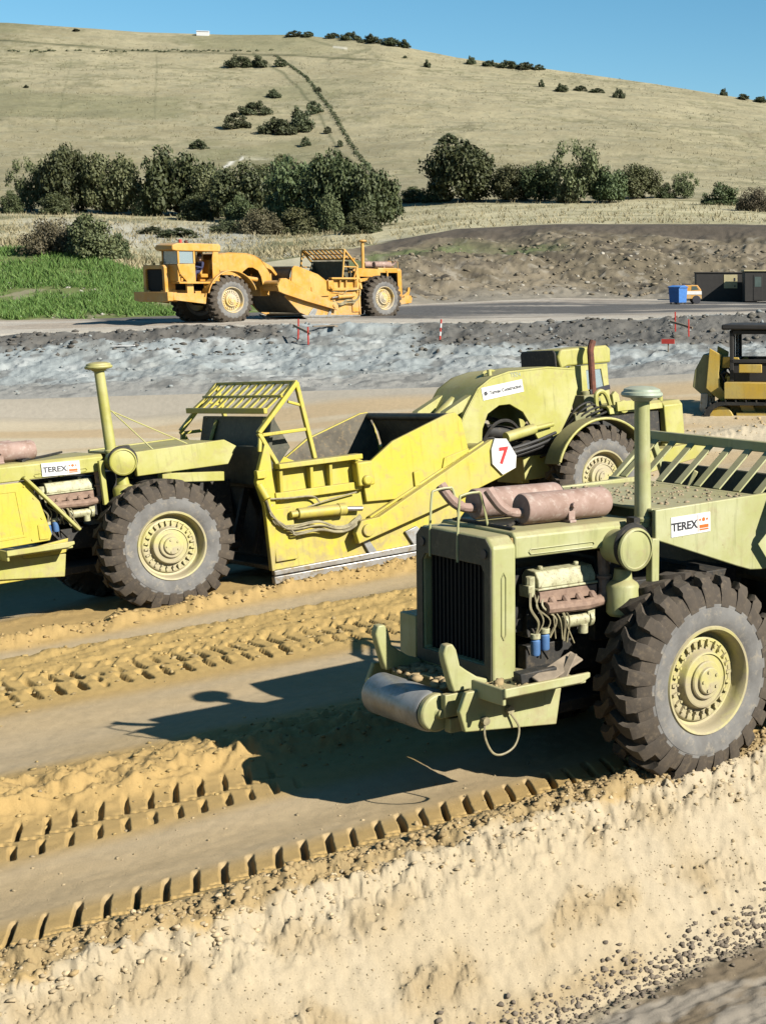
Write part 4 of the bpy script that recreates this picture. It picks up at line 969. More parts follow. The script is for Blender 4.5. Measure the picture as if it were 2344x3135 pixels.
    for s in (-1, 1):
        b = MB(); b.box(1.86, 3.42, min(s * 1.56, s * 1.82), max(s * 1.56, s * 1.82), 1.985, 2.075); part('side_ledge', b, PB, bw)
        b = MB(); b.prism([(1.62, .03), (4.7, .03), (4.95, .16), (1.62, .16)], s * 1.62 - .06, s * 1.62 + .06); part('wear_bar', b, M['steel'], bw)
        b = MB(); b.prism([(1.64, .175), (5.0, .175), (5.15, .30), (1.64, .26)], s * 1.60 - .055, s * 1.60 + .055); part('wear_bar', b, M['steel'], bw)
        b = MB(); b.prism([(3.45, .26), (3.62, .26), (3.42, .60), (3.30, .60)], s * 1.61 - .03, s * 1.61 + .03); part('router_plate', b, M['galv'], bw); b = MB(); b.prism([(4.35, .28), (4.75, .28), (4.45, .62), (4.2, .55)], s * 1.61 - .03, s * 1.61 + .03); part('router_plate', b, M['galv'], bw)
        b = MB(); b.box(3.30, 3.62, min(s * 1.58, s * 1.80), max(s * 1.58, s * 1.80), 1.50, 1.93); b.cyl((3.46, s * 1.6, 1.6), (3.46, s * 1.86, 1.6), .09); part('pivot_block', b, PB, bw, .03)
        b = MB(); b.cyl((2.15, s * 1.70, 1.18), (3.02, s * 1.70, 1.14), .095); b.cyl((2.02, s * 1.70, 1.18), (2.15, s * 1.70, 1.18), .06); b.cyl((2.90, s * 1.70, 1.145), (3.04, s * 1.70, 1.14), .11); cyl_ = part('bowl_cylinder', b, PB, bevel=.008)
        b = MB(); b.cyl((3.03, s * 1.70, 1.14), (3.36, s * 1.70, 1.10), .045); part('rod', b, M['steel'], cyl_, 0)
        for k in range(6):
            dy = s * (1.66 + .02 * (k % 3)); o_ = .035 * k
            b = MB(); b.tube([(1.56 + .03 * k, dy, 1.65 - .05 * k), (1.66, dy + s * .03, 1.32 - .02 * k), (1.74 + .05 * k, dy + s * .04, 1.06 - .028 * k), (2.05, dy + s * .05, .99 - .032 * k), (2.5, dy + s * .05, 1.0 - .035 * k + .02 * (k % 2)), (2.82, dy + s * .06, .86 - .02 * k), (3.06, dy + s * .06, .86 - .018 * k), (3.32, dy + s * .03, .99 - .02 * k)], .0165, 6, spline=5)
            part('hydraulic_hose', b, M['hose'], bevel=0)
        b = MB(); b.tube([(1.62, s * 1.70, 1.5), (2.0, s * 1.72, 1.47), (2.45, s * 1.70, 1.44), (2.6, s * 1.68, 1.30)], .016, 6, spline=5); b.tube([(2.35, s * 1.68, 1.26), (2.7, s * 1.68, 1.33), (3.3, s * 1.68, 1.40)], .014, 6, spline=5); part('hydraulic_hose', b, M['hose'], bevel=0)
        b = MB(); b.cyl((1.56, s * 1.62, 1.75), (1.62, s * 1.74, 1.50), .07); b.cyl((1.62, s * 1.70, 1.68), (1.70, s * 1.70, 1.15), .035); b.box(1.5, 1.66, min(s * 1.6, s * 1.72), max(s * 1.6, s * 1.72), 1.86, 2.0); part('valve_block', b, PB, bevel=.01)
        # apron side plates
        b = MB(); b.prism([(3.48, 1.20), (3.46, 1.55), (3.62, 1.90), (4.12, 2.22), (5.30, 2.60), (5.46, 2.61), (5.58, 2.48), (5.68, 1.82), (5.55, 1.62), (4.4, 1.15)], s * 1.64 - .035, s * 1.64 + .035); b.prism([(5.12, 1.80), (5.66, 1.92), (5.66, 1.78), (5.05, 1.58)], s * 1.69 - .02, s * 1.69 + .02); b.box(4.45, 4.56, min(s * 1.67, s * 1.72), max(s * 1.67, s * 1.72), 1.35, 1.62)
        aa = part('apron_arm', b, PB)
        b = MB(); b.prism([(3.50, 1.22), (3.48, 1.55), (3.64, 1.89), (4.14, 2.20), (5.30, 2.58), (5.44, 2.59), (5.56, 2.47), (5.62, 1.82), (5.5, 1.64), (4.4, 1.18)], s * 1.595 - .008, s * 1.595 + .008); part('inner_shade_plate', b, M['shade_liner'], aa, 0)  # added sheet painting shade on the arm's inner face
    # apron: curved front gate
    prof = [(5.50, 2.58), (5.66, 2.2), (5.74, 1.8), (5.72, 1.4), (5.60, 1.0), (5.40, .65), (5.12, .40)]
    V = [(x, y, z) for (x, z) in prof for y in (-1.5, 1.5)] + [(x - .06, y, z) for (x, z) in prof for y in (-1.5, 1.5)]; nP = len(prof); Fc = []
    for i in range(nP - 1): Fc += [(2 * i, 2 * i + 1, 2 * i + 3, 2 * i + 2), (2 * nP + 2 * i, 2 * nP + 2 * i + 2, 2 * nP + 2 * i + 3, 2 * nP + 2 * i + 1)]
    Fc += [(0, 2 * nP, 2 * nP + 1, 1)]
    b = MB(); b.add(V, Fc); b.cyl((5.48, -1.6, 2.52), (5.48, 1.6, 2.52), .07); part('apron', b, M['shade_liner'], bevel=0)  # apron coloured dark for its shaded inner face
    b = MB(); b.prism([(1.95, 1.6), (1.86, 2.2), (2.02, 2.86), (2.08, 2.86), (1.94, 2.2), (2.03, 1.6)], -1.40, 1.40)
    for y in (-1.25, 1.25): b.prism([(2.0, 2.85), (2.1, 2.85), (2.35, 2.3), (2.0, 1.9)], y - .04, y + .04)
    b.prism([(1.72, 1.7), (1.72, 2.38), (1.78, 2.38), (1.78, 1.7)], -1.5, 1.5)
    part('ejector_plate', b, M['shade_olive'])  # dark colour stands for shadow on this rear-facing plate
    b = MB(); b.beam((1.85, .9, 2.3), (2.0, .75, 2.8), .1, .06); b.box(1.7, 2.0, .80, 1.35, 2.3, 2.42); part('ejector_brace', b, PR)
    b = MB(); b.beam((1.85, -1.05, 2.25), (2.02, -1.15, 2.85), .14, .05); part('ejector_brace', b, PR)
    # spill screen over the back of the bowl
    yr = 1.60
    if variant == 'near': bx, bz, tx, tz, ex, ez = 1.45, 2.70, 2.02, 3.16, 2.02, 3.16
    else: bx, bz, tx, tz, ex, ez = 1.86, 2.98, 2.44, 3.42, 2.44, 3.42
    scr = MB()
    for s in (-1, 1):
        y = s * yr
        if variant == 'near':
            scr.beam((1.3, y, 2.55), (tx, y, tz), .10, .08); scr.beam((tx, y, tz), (2.5, y, 2.1), .08, .08); scr.beam((1.3, y, 2.55), (1.7, y, 2.05), .08, .08)
        else:
            scr.beam((1.92, y, 2.07), (1.66, y, 2.62), .09, .07); scr.beam((1.66, y, 2.62), (tx, y, tz), .10, .075); scr.beam((tx - .01, y, tz), (2.62, y, 2.08), .09, .07)
            scr.beam((1.72, y, 2.58), (2.56, y, 2.60), .06, .06); scr.beam((2.24, y, 3.1), (2.52, y, 3.0), .05, .05); scr.beam((1.68, y, 2.55), (1.64, y, 2.3), .06, .06)
    if variant == 'near': scr.box(tx - .05, tx + .05, -yr, yr, tz - .05, tz + .07); scr.box(bx - .12, bx - .02, -yr, yr, bz - .1, bz + .0)
    else: scr.beam((bx - .03, -yr, bz), (bx - .03, yr, bz), .07, .10, up=(0, 0, 1)); scr.beam((2.15, -yr, 3.2), (2.15, yr, 3.2), .04, .05); scr.beam((ex, -yr, ez), (ex, yr, ez), .05, .06)
    sp = part('spill_screen', scr, PR if variant == 'near' else PB)
    nsl = 10
    for k in range(nsl):
        y = -yr + .14 + (2 * yr - .28) * k / (nsl - 1)
        b = MB(); b.beam((bx, y, bz), (ex, y, ez), .11 if variant == 'near' else .115, .02 if variant == 'near' else .03); part('slat', b, PR if variant == 'near' else PB, sp, .004)
    # ---------------- rear frame, push beam and engine
    for s in (-1, 1):
        b = MB()
        if variant == 'near': b.prism([(-.30, 2.38), (-.30, 2.69), (1.36, 2.75), (1.36, 1.9), (1.1, 1.92), (.90, 1.98)], s * 1.05 - .03, s * 1.05 + .03); b.box(-.36, -.26, min(s * 1.0, s * 1.1), max(s * 1.0, s * 1.1), 1.75, 2.40)
        else: b.prism([(-.22, 2.10), (-.22, 2.50), (1.30, 2.54), (1.50, 2.41), (1.32, 2.12)], s * 1.0 - .05, s * 1.0 + .05); b.box(-.78, -.70, min(s * .92, s * 1.0), max(s * .92, s * 1.0), 1.70, 2.42); b.beam((.2, s * .9, 2.02), (1.25, s * .9, 1.92), .2, .16)
        part('push_beam', b, PR)
    b = MB()
    if variant == 'near': b.box(-.30, 1.36, -1.02, 1.02, 2.66, 2.695)
    else: b.prism([(-.22, 2.44), (1.28, 2.49), (1.28, 2.52), (-.22, 2.48)], -.95, .95)
    part('deck_plate', b, PR)
    b = MB(); b.box(-1.5, 1.2, -.5, -.36, 1.0, 1.35); b.box(-1.5, 1.2, .36, .5, 1.0, 1.35); b.box(.4, .6, -.8, .8, .9, 2.0); b.box(-.3, .5, -.7, .7, 1.4, 1.9); b.box(.55, 1.62, -.35, .35, 1.2, 1.8); b.box(-1.5, 1.6, -.62, .62, .62, .74); part('rear_frame', b, D)  # last box is a belly plate added to stop sun passing underneath
    b = MB(); b.prism([(-2.3, .80), (-2.2, .70), (.9, .62), (1.62, .8), (1.62, 1.5), (-.3, 1.5), (-.3, 2.3), (-.6, 2.3), (-.6, 1.2), (-2.3, 1.06)], .30, .38); part('sun_block_plate', b, D)  # plate added to block sunlight and close the shadow below
    hz, hb = (2.52, 2.24) if variant == 'middle' else (2.575, 2.32)
    y0, y1 = -.87, .41; xr = -.75 if variant == 'middle' else 0.0
    b = MB(); b.ring([(y0, 1.14), (y0, hz - .12), (y0 + .10, hz - .03), (y1 - .10, hz - .03), (y1, hz - .12), (y1, 1.14)], [(y0 + .12, 1.30), (y0 + .12, 2.20), (y0 + .17, 2.27), (y1 - .17, 2.27), (y1 - .12, 2.20), (y1 - .12, 1.30)], -2.17 + xr, -1.90 + xr, 'x')
    rd = part('rear_radiator', b, PR, bevel=.025)
    b = MB(); b.ring([(y0 + .015, 1.17), (y0 + .015, hz - .13), (y0 + .10, hz - .045), (y1 - .10, hz - .045), (y1 - .015, hz - .13), (y1 - .015, 1.17)], [(y0 + .12, 1.30), (y0 + .12, 2.20), (y0 + .17, 2.27), (y1 - .17, 2.27), (y1 - .12, 2.20), (y1 - .12, 1.30)], -2.185 + xr, -2.172 + xr, 'x'); part('radiator_shade_face', b, M['shade_olive'], rd, .004)  # thin dark ring painting shade over the radiator's rear face
    b = MB(); b.box(-2.07 + xr, -1.92 + xr, y0 + .10, y1 - .10, 1.28, 2.29)
    for k in range(16): b.box(-2.095 + xr, -2.07 + xr, y0 + .12 + k * .066, y0 + .135 + k * .066, 1.3, 2.26)
    part('grille', b, M['grille'], rd, 0)
    for yy in (y0 + .11, y1 - .13): b = MB(); b.cyl((-2.20 + xr, yy, 2.385), (-2.12 + xr, yy, 2.385), .045, n=16); part('bolt', b, M['black'], rd, 0)
    b = MB(); b.tube([(-2.045, y0 - .004, 1.55), (-2.07, y0 - .004, 1.6), (-2.07, y0 - .004, 2.15), (-2.045, y0 - .004, 2.2), (-2.02, y0 - .004, 2.15), (-2.02, y0 - .004, 1.6), (-2.045, y0 - .004, 1.55)], .008, 6); part('panel_bead', b, PR, rd, 0).location.x = xr
    b = MB()
    prof = [(y0 + .01, hb), (y0 + .01, hz - .05), (y0 + .06, hz), (y1 - .06, hz), (y1 - .01, hz - .05), (y1 - .01, hb), (y1 - .04, hb), (y1 - .04, hz - .06), (y0 + .06, hz - .06), (y0 + .04, hb)]
    b.prism(prof, -1.90 + xr, -.32 if variant == 'near' else -.66, 'x')
    hood = part('rear_hood', b, PR, bevel=.015)
    b = MB(); b.tube([(-1.72, y0 + .004, hb + .03), (-.95, y0 + .004, hb + .03), (-.93, y0 + .004, hb + .055), (-.95, y0 + .004, hb + .08), (-1.72, y0 + .004, hb + .08), (-1.74, y0 + .004, hb + .055), (-1.72, y0 + .004, hb + .03)], .007, 6); part('hood_bead', b, PR, hood, 0)
    # mufflers with raked tail pipes
    for (mx0, mx1, my) in ((-1.56, -.48, -.50), (-1.70, -.62, .10)) if variant != 'middle' else ((-2.62, -1.54, -.42), (-2.76, -1.68, .15)):
        b = MB(); mz = hz + .165
        b.lathe([(.0, mx0), (.145, mx0), (.155, mx0 + .015), (.155, mx1 - .05), (.13, mx1 - .01), (0, mx1)], (0, my, mz), 'x', 28)
        mu = part('muffler', b, M['rust'], bevel=0)
        b = MB(); b.tube([(mx0 + .02, my, mz - .04), (mx0 - .10, my + .02, mz - .03), (mx0 - .20, my + .05, mz + .03), (mx0 - .27, my + .09, mz + .13), (mx0 - .30, my + .13, mz + .20)], [.05] * 8 + [.056] * 20, 10, spline=6, cap=False); part('tail_pipe', b, M['rust'], mu, 0)
        b = MB(); b.box(mx0 + .48, mx0 + .56, my - .17, my + .17, hz + .002, hz + .03); b.box(mx0 + .48, mx0 + .56, my - .15, my - .12, hz + .03, hz + .12); b.box(mx0 + .48, mx0 + .56, my + .12, my + .15, hz + .03, hz + .12); b.cyl((mx0 + .52, my - .16, hz + .18), (mx0 + .52, my - .20, hz + .18), .03, n=8); part('bracket', b, M['rust'], mu, .004)
    b = MB(); b.box(-1.85, -1.78, -.7, .25, hz + .002, hz + .02); b.tube([(-1.8, -.6, hz + .02), (-1.3, -.2, hz + .03), (-.9, .3, hz + .03)], .02, 6); b.tube([(-1.84, .2, hz + .02), (-1.84, -.75, hz + .02)], .015, 6); part('conduit', b, D, bevel=0)
    # intake stack with mushroom cap
    sx_, sy_ = ((-.28, -.86) if variant == 'near' else (-.36, -.42))
    b = MB(); b.cyl((sx_, sy_, hz - .08), (sx_ - .03, sy_, 3.86 + (0 if variant == 'near' else .05)), .088, .078, 24); b.lathe([(.10, 0), (.105, .03), (.09, .05)], (sx_, sy_, hz - .02), 'z', 24)
    stk = part('intake_stack', b, PR, bevel=0)
    b = MB(); zc = 3.84 + (0 if variant == 'near' else .05)
    b.lathe([(.09, -.05), (.12, -.02), (.20, -.005), (.215, .015), (.21, .04), (.19, .05), (.185, .075), (.12, .10), (0, .108)], (sx_ - .03, sy_, zc), 'z', 36); part('stack_cap', b, M['capgreen'] if variant == 'near' else PR, stk, 0)
    if variant == 'middle':
        b = MB(); b.tube([(sx_ + .08, sy_ - .02, 3.18), (.20, -.8, 2.47)], .011, 6); b.tube([(sx_ + .08, sy_ + .02, 3.18), (.95, -.5, 2.47)], .011, 6); part('stay_rod', b, PR, stk, 0)
    # air cleaner: round cover facing the side, canister below
    dx, dzz = (-.66, 2.33) if variant == 'near' else (-.47, 2.37)
    b = MB(); b.lathe([(.17, .35), (.19, .04), (.215, .02), (.222, 0), (.215, -.02), (.195, -.03), (.19, -.015), (.185, -.012), (.10, -.03), (0, -.034)], (dx, -1.18, dzz), 'y', 40)
    ac = part('air_cleaner', b, PR, bevel=0)
    b = MB(); b.lathe([(0, 0), (.14, 0), (.165, .03), (.17, .30), (.155, .33), (.10, .37), (.085, .48), (0, .48)], (dx + .05, -.93, 1.62), 'z', 28); part('canister', b, PR, ac, 0)
    b = MB(); b.box(dx + .12, dx + .2, -1.02, -.9, 2.5, 2.62); b.lathe([(.225, -.03), (.24, 0), (.225, .03)], (dx + .03, -1.1, dzz + .02), 'y', 32); part('clamp', b, D, ac, 0)
    # exposed engine
    b = MB(); b.box(-1.66, -.62, -.5, .2, 1.5, 2.16); b.box(-1.55, -.75, -.58, -.4, 1.45, 1.75); b.cyl((-1.85, -.2, 1.75), (-1.68, -.2, 1.75), .42, n=16); b.box(-.7, -.2, -.6, .3, 1.3, 2.2)
    eng = part('rear_engine', b, D)
    b = MB(); b.prism([(-.78, 1.98), (-.78, 2.05), (-.72, 2.14), (-.56, 2.15), (-.50, 2.08), (-.50, 1.98)], -1.56, -.84, 'x'); b.box(-1.58, -.82, -.80, -.48, 1.955, 1.98); b.cyl((-1.45, -.66, 2.14), (-1.45, -.66, 2.18), .03, n=8); b.cyl((-1.0, -.66, 2.14), (-1.0, -.66, 2.18), .03, n=8); b.cyl((-1.62, -.72, 2.0), (-1.62, -.72, 2.1), .05, n=10); b.box(-1.68, -1.6, -.78, -.62, 1.9, 2.02); part('valve_cover', b, M['engine'], eng, .01)
    b = MB()
    for k in range(4): b.tube([(-1.42 + .17 * k, -.70, 1.90), (-1.42 + .17 * k, -.80, 1.86), (-1.38 + .17 * k, -.82, 1.78)], .042, 8)
    b.tube([(-1.5, -.82, 1.78), (-1.0, -.82, 1.76), (-.80, -.82, 1.78), (-.74, -.80, 1.86), (-.74, -.78, 2.28)], .062, 10); b.box(-1.56, -.84, -.80, -.70, 1.84, 1.945); b.cyl((-.74, -.79, 2.0), (-.74, -.79, 2.03), .085, n=12); part('exhaust_manifold', b, M['manifold'], eng, .004)
    b = MB(); b.cyl((-1.26, -.74, 1.60), (-.93, -.74, 1.60), .07); b.cyl((-1.0, -.78, 1.56), (-1.0, -.78, 1.46), .05); b.cyl((-.93, -.74, 1.6), (-.88, -.74, 1.6), .09); b.box(-.95, -.86, -.8, -.7, 1.6, 1.7); part('starter_motor', b, M['engine'], eng, .006)
    for k, (fx, fz) in enumerate(((-1.50, 1.53), (-1.615, 1.49))):
        b = MB(); b.lathe([(0, 0), (.042, .005), (.048, .02), (.048, .15), (.03, .17), (0, .17)], (fx, -.80, fz - .17), 'z', 18); part('oil_filter', b, M['blue'], eng, 0)
        b = MB(); b.cyl((fx, -.80, fz), (fx, -.80, fz + .05), .05, n=14); part('filter_head', b, M['engine'], eng, .004)
    b = MB(); rr = random.Random(3)
    for k in range(9):
        x0 = -1.66 + .05 * k; b.tube([(x0, -.78, 1.95 - .02 * k), (x0 + rr.uniform(-.05, .05), -.82, 1.8), (x0 + rr.uniform(-.03, .12), -.84, 1.66), (x0 + rr.uniform(.0, .15), -.80, 1.54 - .02 * k)], .009 if k % 3 else .014, 5, spline=5)
    part('engine_hose', b, M['hose'], eng, 0)
    # rear platform, hooks, counterweight drum
    b = MB()
    b.prism([(-2.60, .78), (-1.53, .66), (-1.47, 1.02), (-2.10, 1.04), (-2.14, 1.15), (-2.58, 1.16), (-2.66, .98)], -1.03, -.97)
    b.prism([(-2.60, .78), (-1.53, .66), (-1.47, 1.02), (-2.10, 1.04), (-2.14, 1.15), (-2.58, 1.16), (-2.66, .98)], .55, .61)
    b.box(-2.40, -2.32, -.96, .54, .80, 1.12); b.box(-2.40, -1.5, -.96, .54, 1.05, 1.11); b.box(-1.6, -1.52, -.96, .54, .7, 1.0)
    part('rear_bumper', b, PR)
    b = MB(); b.prism([(-2.46, 1.16), (-1.56, 1.16), (-1.46, 1.20), (-1.46, 1.25), (-2.46, 1.25)], -1.46, -1.42); b.box(-2.44, -1.48, -1.42, -.90, 1.14, 1.18); b.box(-2.46, -2.42, -1.42, -.92, 1.08, 1.24); part('side_tray', b, PR)
    if variant != 'middle':
        for y in (-.76, .40):
            b = MB(); b.prism([(-2.03, 1.13), (-2.30, 1.22), (-2.42, 1.30), (-2.50, 1.36), (-2.52, 1.44), (-2.54, 1.52), (-2.58, 1.58), (-2.65, 1.58), (-2.68, 1.50), (-2.66, 1.40), (-2.60, 1.20), (-2.57, 1.115), (-2.1, 1.115)], y - .05, y + .05); part('push_hook', b, PR, bevel=.015)
        b = MB(); b.lathe([(0, -.60), (.19, -.60), (.205, -.57), (.205, .32), (.185, .36), (0, .36)], (-2.66, 0, .91), 'y', 36); dr = part('push_drum', b, M['galv'], bevel=0)
        b = MB(); b.lathe([(0, -.05), (.05, -.05), (.055, -.035), (.09, -.03), (.17, -.02), (.185, 0), (.185, .06), (0, .06)], (-2.66, -.67, .91), 'y', 30); b.box(-2.66, -2.46, -.80, -.72, .88, 1.10); b.box(-2.60, -2.46, -.79, -.69, .72, .86); b.cyl((-2.66, -.67, .91), (-2.66, -.76, .91), .045, n=14); part('drum_bracket', b, PR, dr, .008)
        b = MB(); b.tube([(-2.40, -1.06, .88), (-2.43, -1.10, .72), (-2.36, -1.12, .56), (-2.24, -1.12, .52), (-2.10, -1.12, .58), (-2.04, -1.10, .74), (-2.12, -1.06, .90)], .011, 6, spline=6); b.cyl((-2.40, -1.03, .86), (-2.40, -1.09, .86), .04, n=10); b.cyl((-2.12, -1.03, .92), (-2.12, -1.09, .92), .04, n=10); part('cable_loop', b, M['hose'], bevel=0)
        for (ya, xa, xb) in ((.15, -2.15, -1.84), (-.32, -2.15, -1.80)):
            b = MB(); b.tube([(-2.185, ya, 2.25), (-2.185, ya, 2.45), (-2.16, ya, 2.84), (-2.12, ya, 2.90), (-1.98, ya - .02, 2.92), (-1.92, ya - .02, 2.88), (-1.84, ya - .03, 2.54)], .012, 6, spline=4); part('guard_rod', b, PR, bevel=0)
    if variant == 'near':
        b = MB(); b.beam((-2.10, -1.15, 1.24), (-1.72, -1.22, 1.27), .16, .10); part('tool_box', b, M['dark'])
        b = MB(); b.beam((-2.0, -1.34, 1.22), (-1.42, -1.2, 1.36), .16, .025, up=(0, -.5, 1)); b.beam((-1.75, -1.38, 1.2), (-1.5, -1.25, 1.40), .08, .02); part('broken_board', b, M['wood'])
        b = MB(); b.box(-2.05, -1.75, .62, .92, 1.1, 1.56); part('battery_box', b, PR)
        P = np.c_[rng.uniform(-2.4, -1.5, 90), rng.uniform(-1.40, -.92, 90), np.full(90, 1.19)]; S = .012 + .035 * rng.random(90) ** 2
        o = clods('caked_soil', P, S, np.tile((.42, .32, .17), (90, 1)), soil_near); o.parent = root
        P = np.c_[rng.uniform(-2.55, -2.1, 70), rng.uniform(-.7, .5, 70), np.full(70, 1.12)]; S = .02 + .045 * rng.random(70)
        o = clods('caked_soil', P, S, np.tile((.44, .33, .18), (70, 1)), soil_near); o.parent = root
        P = np.c_[rng.uniform(-.2, 1.3, 160), rng.uniform(-.9, .9, 160), np.full(160, 2.70)]; S = .006 + .02 * rng.random(160)
        o = clods('caked_soil', P, S, np.tile((.38, .30, .20), (160, 1)), soil_near); o.parent = root
    if variant == 'middle':
        b = MB(); b.prism([(-2.7, 1.22), (-1.64, 1.25), (-1.60, 1.35), (-1.72, 1.9), (-1.86, hb - .02), (-2.7, hb - .02)], -.90, -.875); sp_ = part('side_cover', b, PB)
        b = MB(); b.box(-1.80, -1.66, -.915, -.90, 1.28, 1.52); part('hatch', b, PB, sp_)
        b = MB(); b.ring([(-2.6, 1.34), (-1.98, 1.36), (-2.02, 2.12), (-2.6, 2.12)], [(-2.56, 1.38), (-2.02, 1.40), (-2.06, 2.08), (-2.56, 2.08)], -.908, -.90); part('panel_bead', b, PB, sp_, .003)
        b = MB(); [b.cyl((x, -.90, z), (x, -.912, z), .016, n=8) for x, z in ((-1.72, 1.62), (-1.80, 1.95), (-1.92, 2.15), (-1.90, 1.3))]; part('rivets', b, PB, sp_, 0)['kind'] = 'stuff'
        b = MB(); b.beam((-1.92, -.93, 2.30), (-1.20, -.97, 1.36), .05, .13, up=(0, -1, 0)); part('diagonal_brace', b, PR)
        b = MB(); b.prism([(-3.0, .86), (-1.46, 1.04), (-1.40, 1.26), (-3.0, 1.06)], -1.02, -.96); b.prism([(-3.0, .70), (-1.60, .70), (-1.58, .92), (-3.0, .84)], -.99, -.95); part('foot_plate', b, PB)
    # ---------------- plates and lettering
    if variant in ('near', 'middle'):
        px_, pz_, py_, wd = (.19, 2.50, -1.083, .56) if variant == 'near' else (-1.33, 2.36, -.876, .58)
        tl = .035 if variant == 'near' else -.03
        b = MB(); b.box(-wd / 2, wd / 2, -.004, .0, -.105, .105); pl = part('name_plate', b, M['white'], bevel=0); pl.location = (px_, py_, pz_); pl.rotation_euler = (0, -tl, 0)
        text_obj('TEREX', .118, M['black'], pl, (-.095, -.006, -.005), RX, sx=1.05, bold=.0025)
        b = MB(); b.box(.095, .101, -.007, -.004, -.09, .09); b.box(.12, .25, -.007, -.004, -.055, -.02); b.box(.12, .25, -.007, -.004, -.078, -.063)
        for k in range(3): b.lathe([(0, -.003), (.013 if k != 1 else .022, -.003), (.013 if k != 1 else .022, 0)], (.13 + .05 * k, -.004, .035), 'y', 12)
        part('emblem', b, M['orangeprint'], pl, 0)
    if variant == 'middle':
        b = MB(); b.box(-.485, .485, -.004, 0, -.125, .125); pl = part('name_plate', b, M['white'], bevel=0); pl.location = (7.17, -.735, 2.89); pl.rotation_euler = (0, -.10, 0)
        text_obj('Tarmac Construction', .098, M['black'], pl, (.065, -.006, -.005), RX, sx=.88, bold=.002)
        b = MB()
        for k in range(7): a = k * math.pi / 3; b.lathe([(0, -.003), (.016, -.003), (.016, 0)], (-.405 + (.03 * math.cos(a) if k < 6 else 0), -.004, (.03 * math.sin(a) if k < 6 else 0)), 'y', 8)
        part('emblem', b, M['black'], pl, 0)
        text_obj('TS24', .12, M['capgreen'], root, (7.50, -.735, 3.16), RX, depth=.002)
        b = MB(); b.prism([(6.12, 2.05), (6.38, 2.02), (6.57, 1.68), (6.53, 1.45), (6.23, 1.35), (6.02, 1.58), (6.03, 1.86)], -1.90, -1.86); pl = part('number_plate', b, M['white'], bevel=.004)
        text_obj('7', .42, M['red'], pl, (6.26, -1.905, 1.70), RX, bold=.014, sx=.95, shear=.1)
        tag(pl, 'white six sided plate with a red 7')
    return root

LIME, YEL = (M['lime'], M['lime'], M['lime'], M['rimy']), (M['limeyellow'], M['yellow'], M['limeyellow'], M['rimy'])
near_s = scraper('motor_scraper', 'nearest motor scraper, pale green, two pinkish mufflers on its hood, cut by right edge', (-1.81, 16.08, 0), .808, -.03, LIME, .95, 'near')
mid_s = scraper('motor_scraper', 'yellow green motor scraper in the middle with a red 7 on a white plate', (-10.777, 25.235, -.29), .768, .036, YEL, .95, 'middle', -.06)
yz = ground_z(-24.5, 71)
far_s = scraper('motor_scraper', 'orange motor scraper driving left along the far haul road', (-20.7, 77.18, 3.15), rad(235), 0.0, (M['orange'], M['orange'], M['orange'], M['rimo']), 1.05, 'far')
# ------------------------------------------------------------------ driver in the cab of the orange scraper
def skin_body(name, J, E, parent, m):
    me = bpy.data.meshes.new(name); me.from_pydata([j[0] for j in J], E, []); me.materials.append(m)
    o = link(name, me, parent); md = o.modifiers.new('skin', 'SKIN'); me.skin_vertices.new() if not me.skin_vertices else None
    for i, j in enumerate(J): me.skin_vertices[0].data[i].radius = (j[1], j[1] * (j[2] if len(j) > 2 else 1))
    me.skin_vertices[0].data[0].use_root = True
    s = o.modifiers.new('sub', 'SUBSURF'); s.levels = 1; s.render_levels = 2; return o
A_ = Matrix.Translation((-20.7, 77.18, 3.15)) @ Matrix.Rotation(rad(235), 4, 'Z')
pr = tag(empty('person', A_ @ Vector((9.95, .95, 2.24)), (0, 0, rad(235))), 'driver in a dark blue jacket sitting at the wheel of the orange scraper', 'person')
skin_body('clothing', [((0, 0, .04), .15), ((.02, 0, .28), .14), ((.03, 0, .46), .16), ((.04, .20, .47), .07), ((.14, .27, .24), .055), ((.42, .16, .30), .045), ((.04, -.20, .47), .07), ((.14, -.27, .24), .055), ((.42, -.16, .30), .045), ((.40, .11, .06), .085), ((.44, .12, -.34), .06), ((.40, -.11, .06), .085), ((.44, -.12, -.34), .06)],
          [(0, 1), (1, 2), (2, 3), (3, 4), (4, 5), (2, 6), (6, 7), (7, 8), (0, 9), (9, 10), (0, 11), (11, 12)], pr, M['cloth'])
skin_body('head', [((.04, 0, .54), .055), ((.05, 0, .64), .07), ((.065, 0, .72), .098), ((.06, 0, .80), .085)], [(0, 1), (1, 2), (2, 3)], pr, M['skin'])
b = MB(); b.lathe([(.105, -.02), (.108, .04), (.09, .10), (.05, .13), (0, .14)], (.045, 0, .755), 'z', 14); b.build('hair', M['hair'], pr, 0)
for s in (-1, 1):
    b = MB(); b.tube([(.42, s * .16, .30), (.47, s * .15, .31), (.52, s * .145, .31)], [.032, .036, .02], 8)
    for k in range(4): b.tube([(.50, s * (.13 + .016 * k), .32), (.535, s * (.13 + .016 * k), .315), (.545, s * (.13 + .016 * k), .285)], .008, 5)
    b.tube([(.47, s * .125, .31), (.50, s * .11, .30)], .009, 5); b.build('hand', M['skin'], pr, 0)

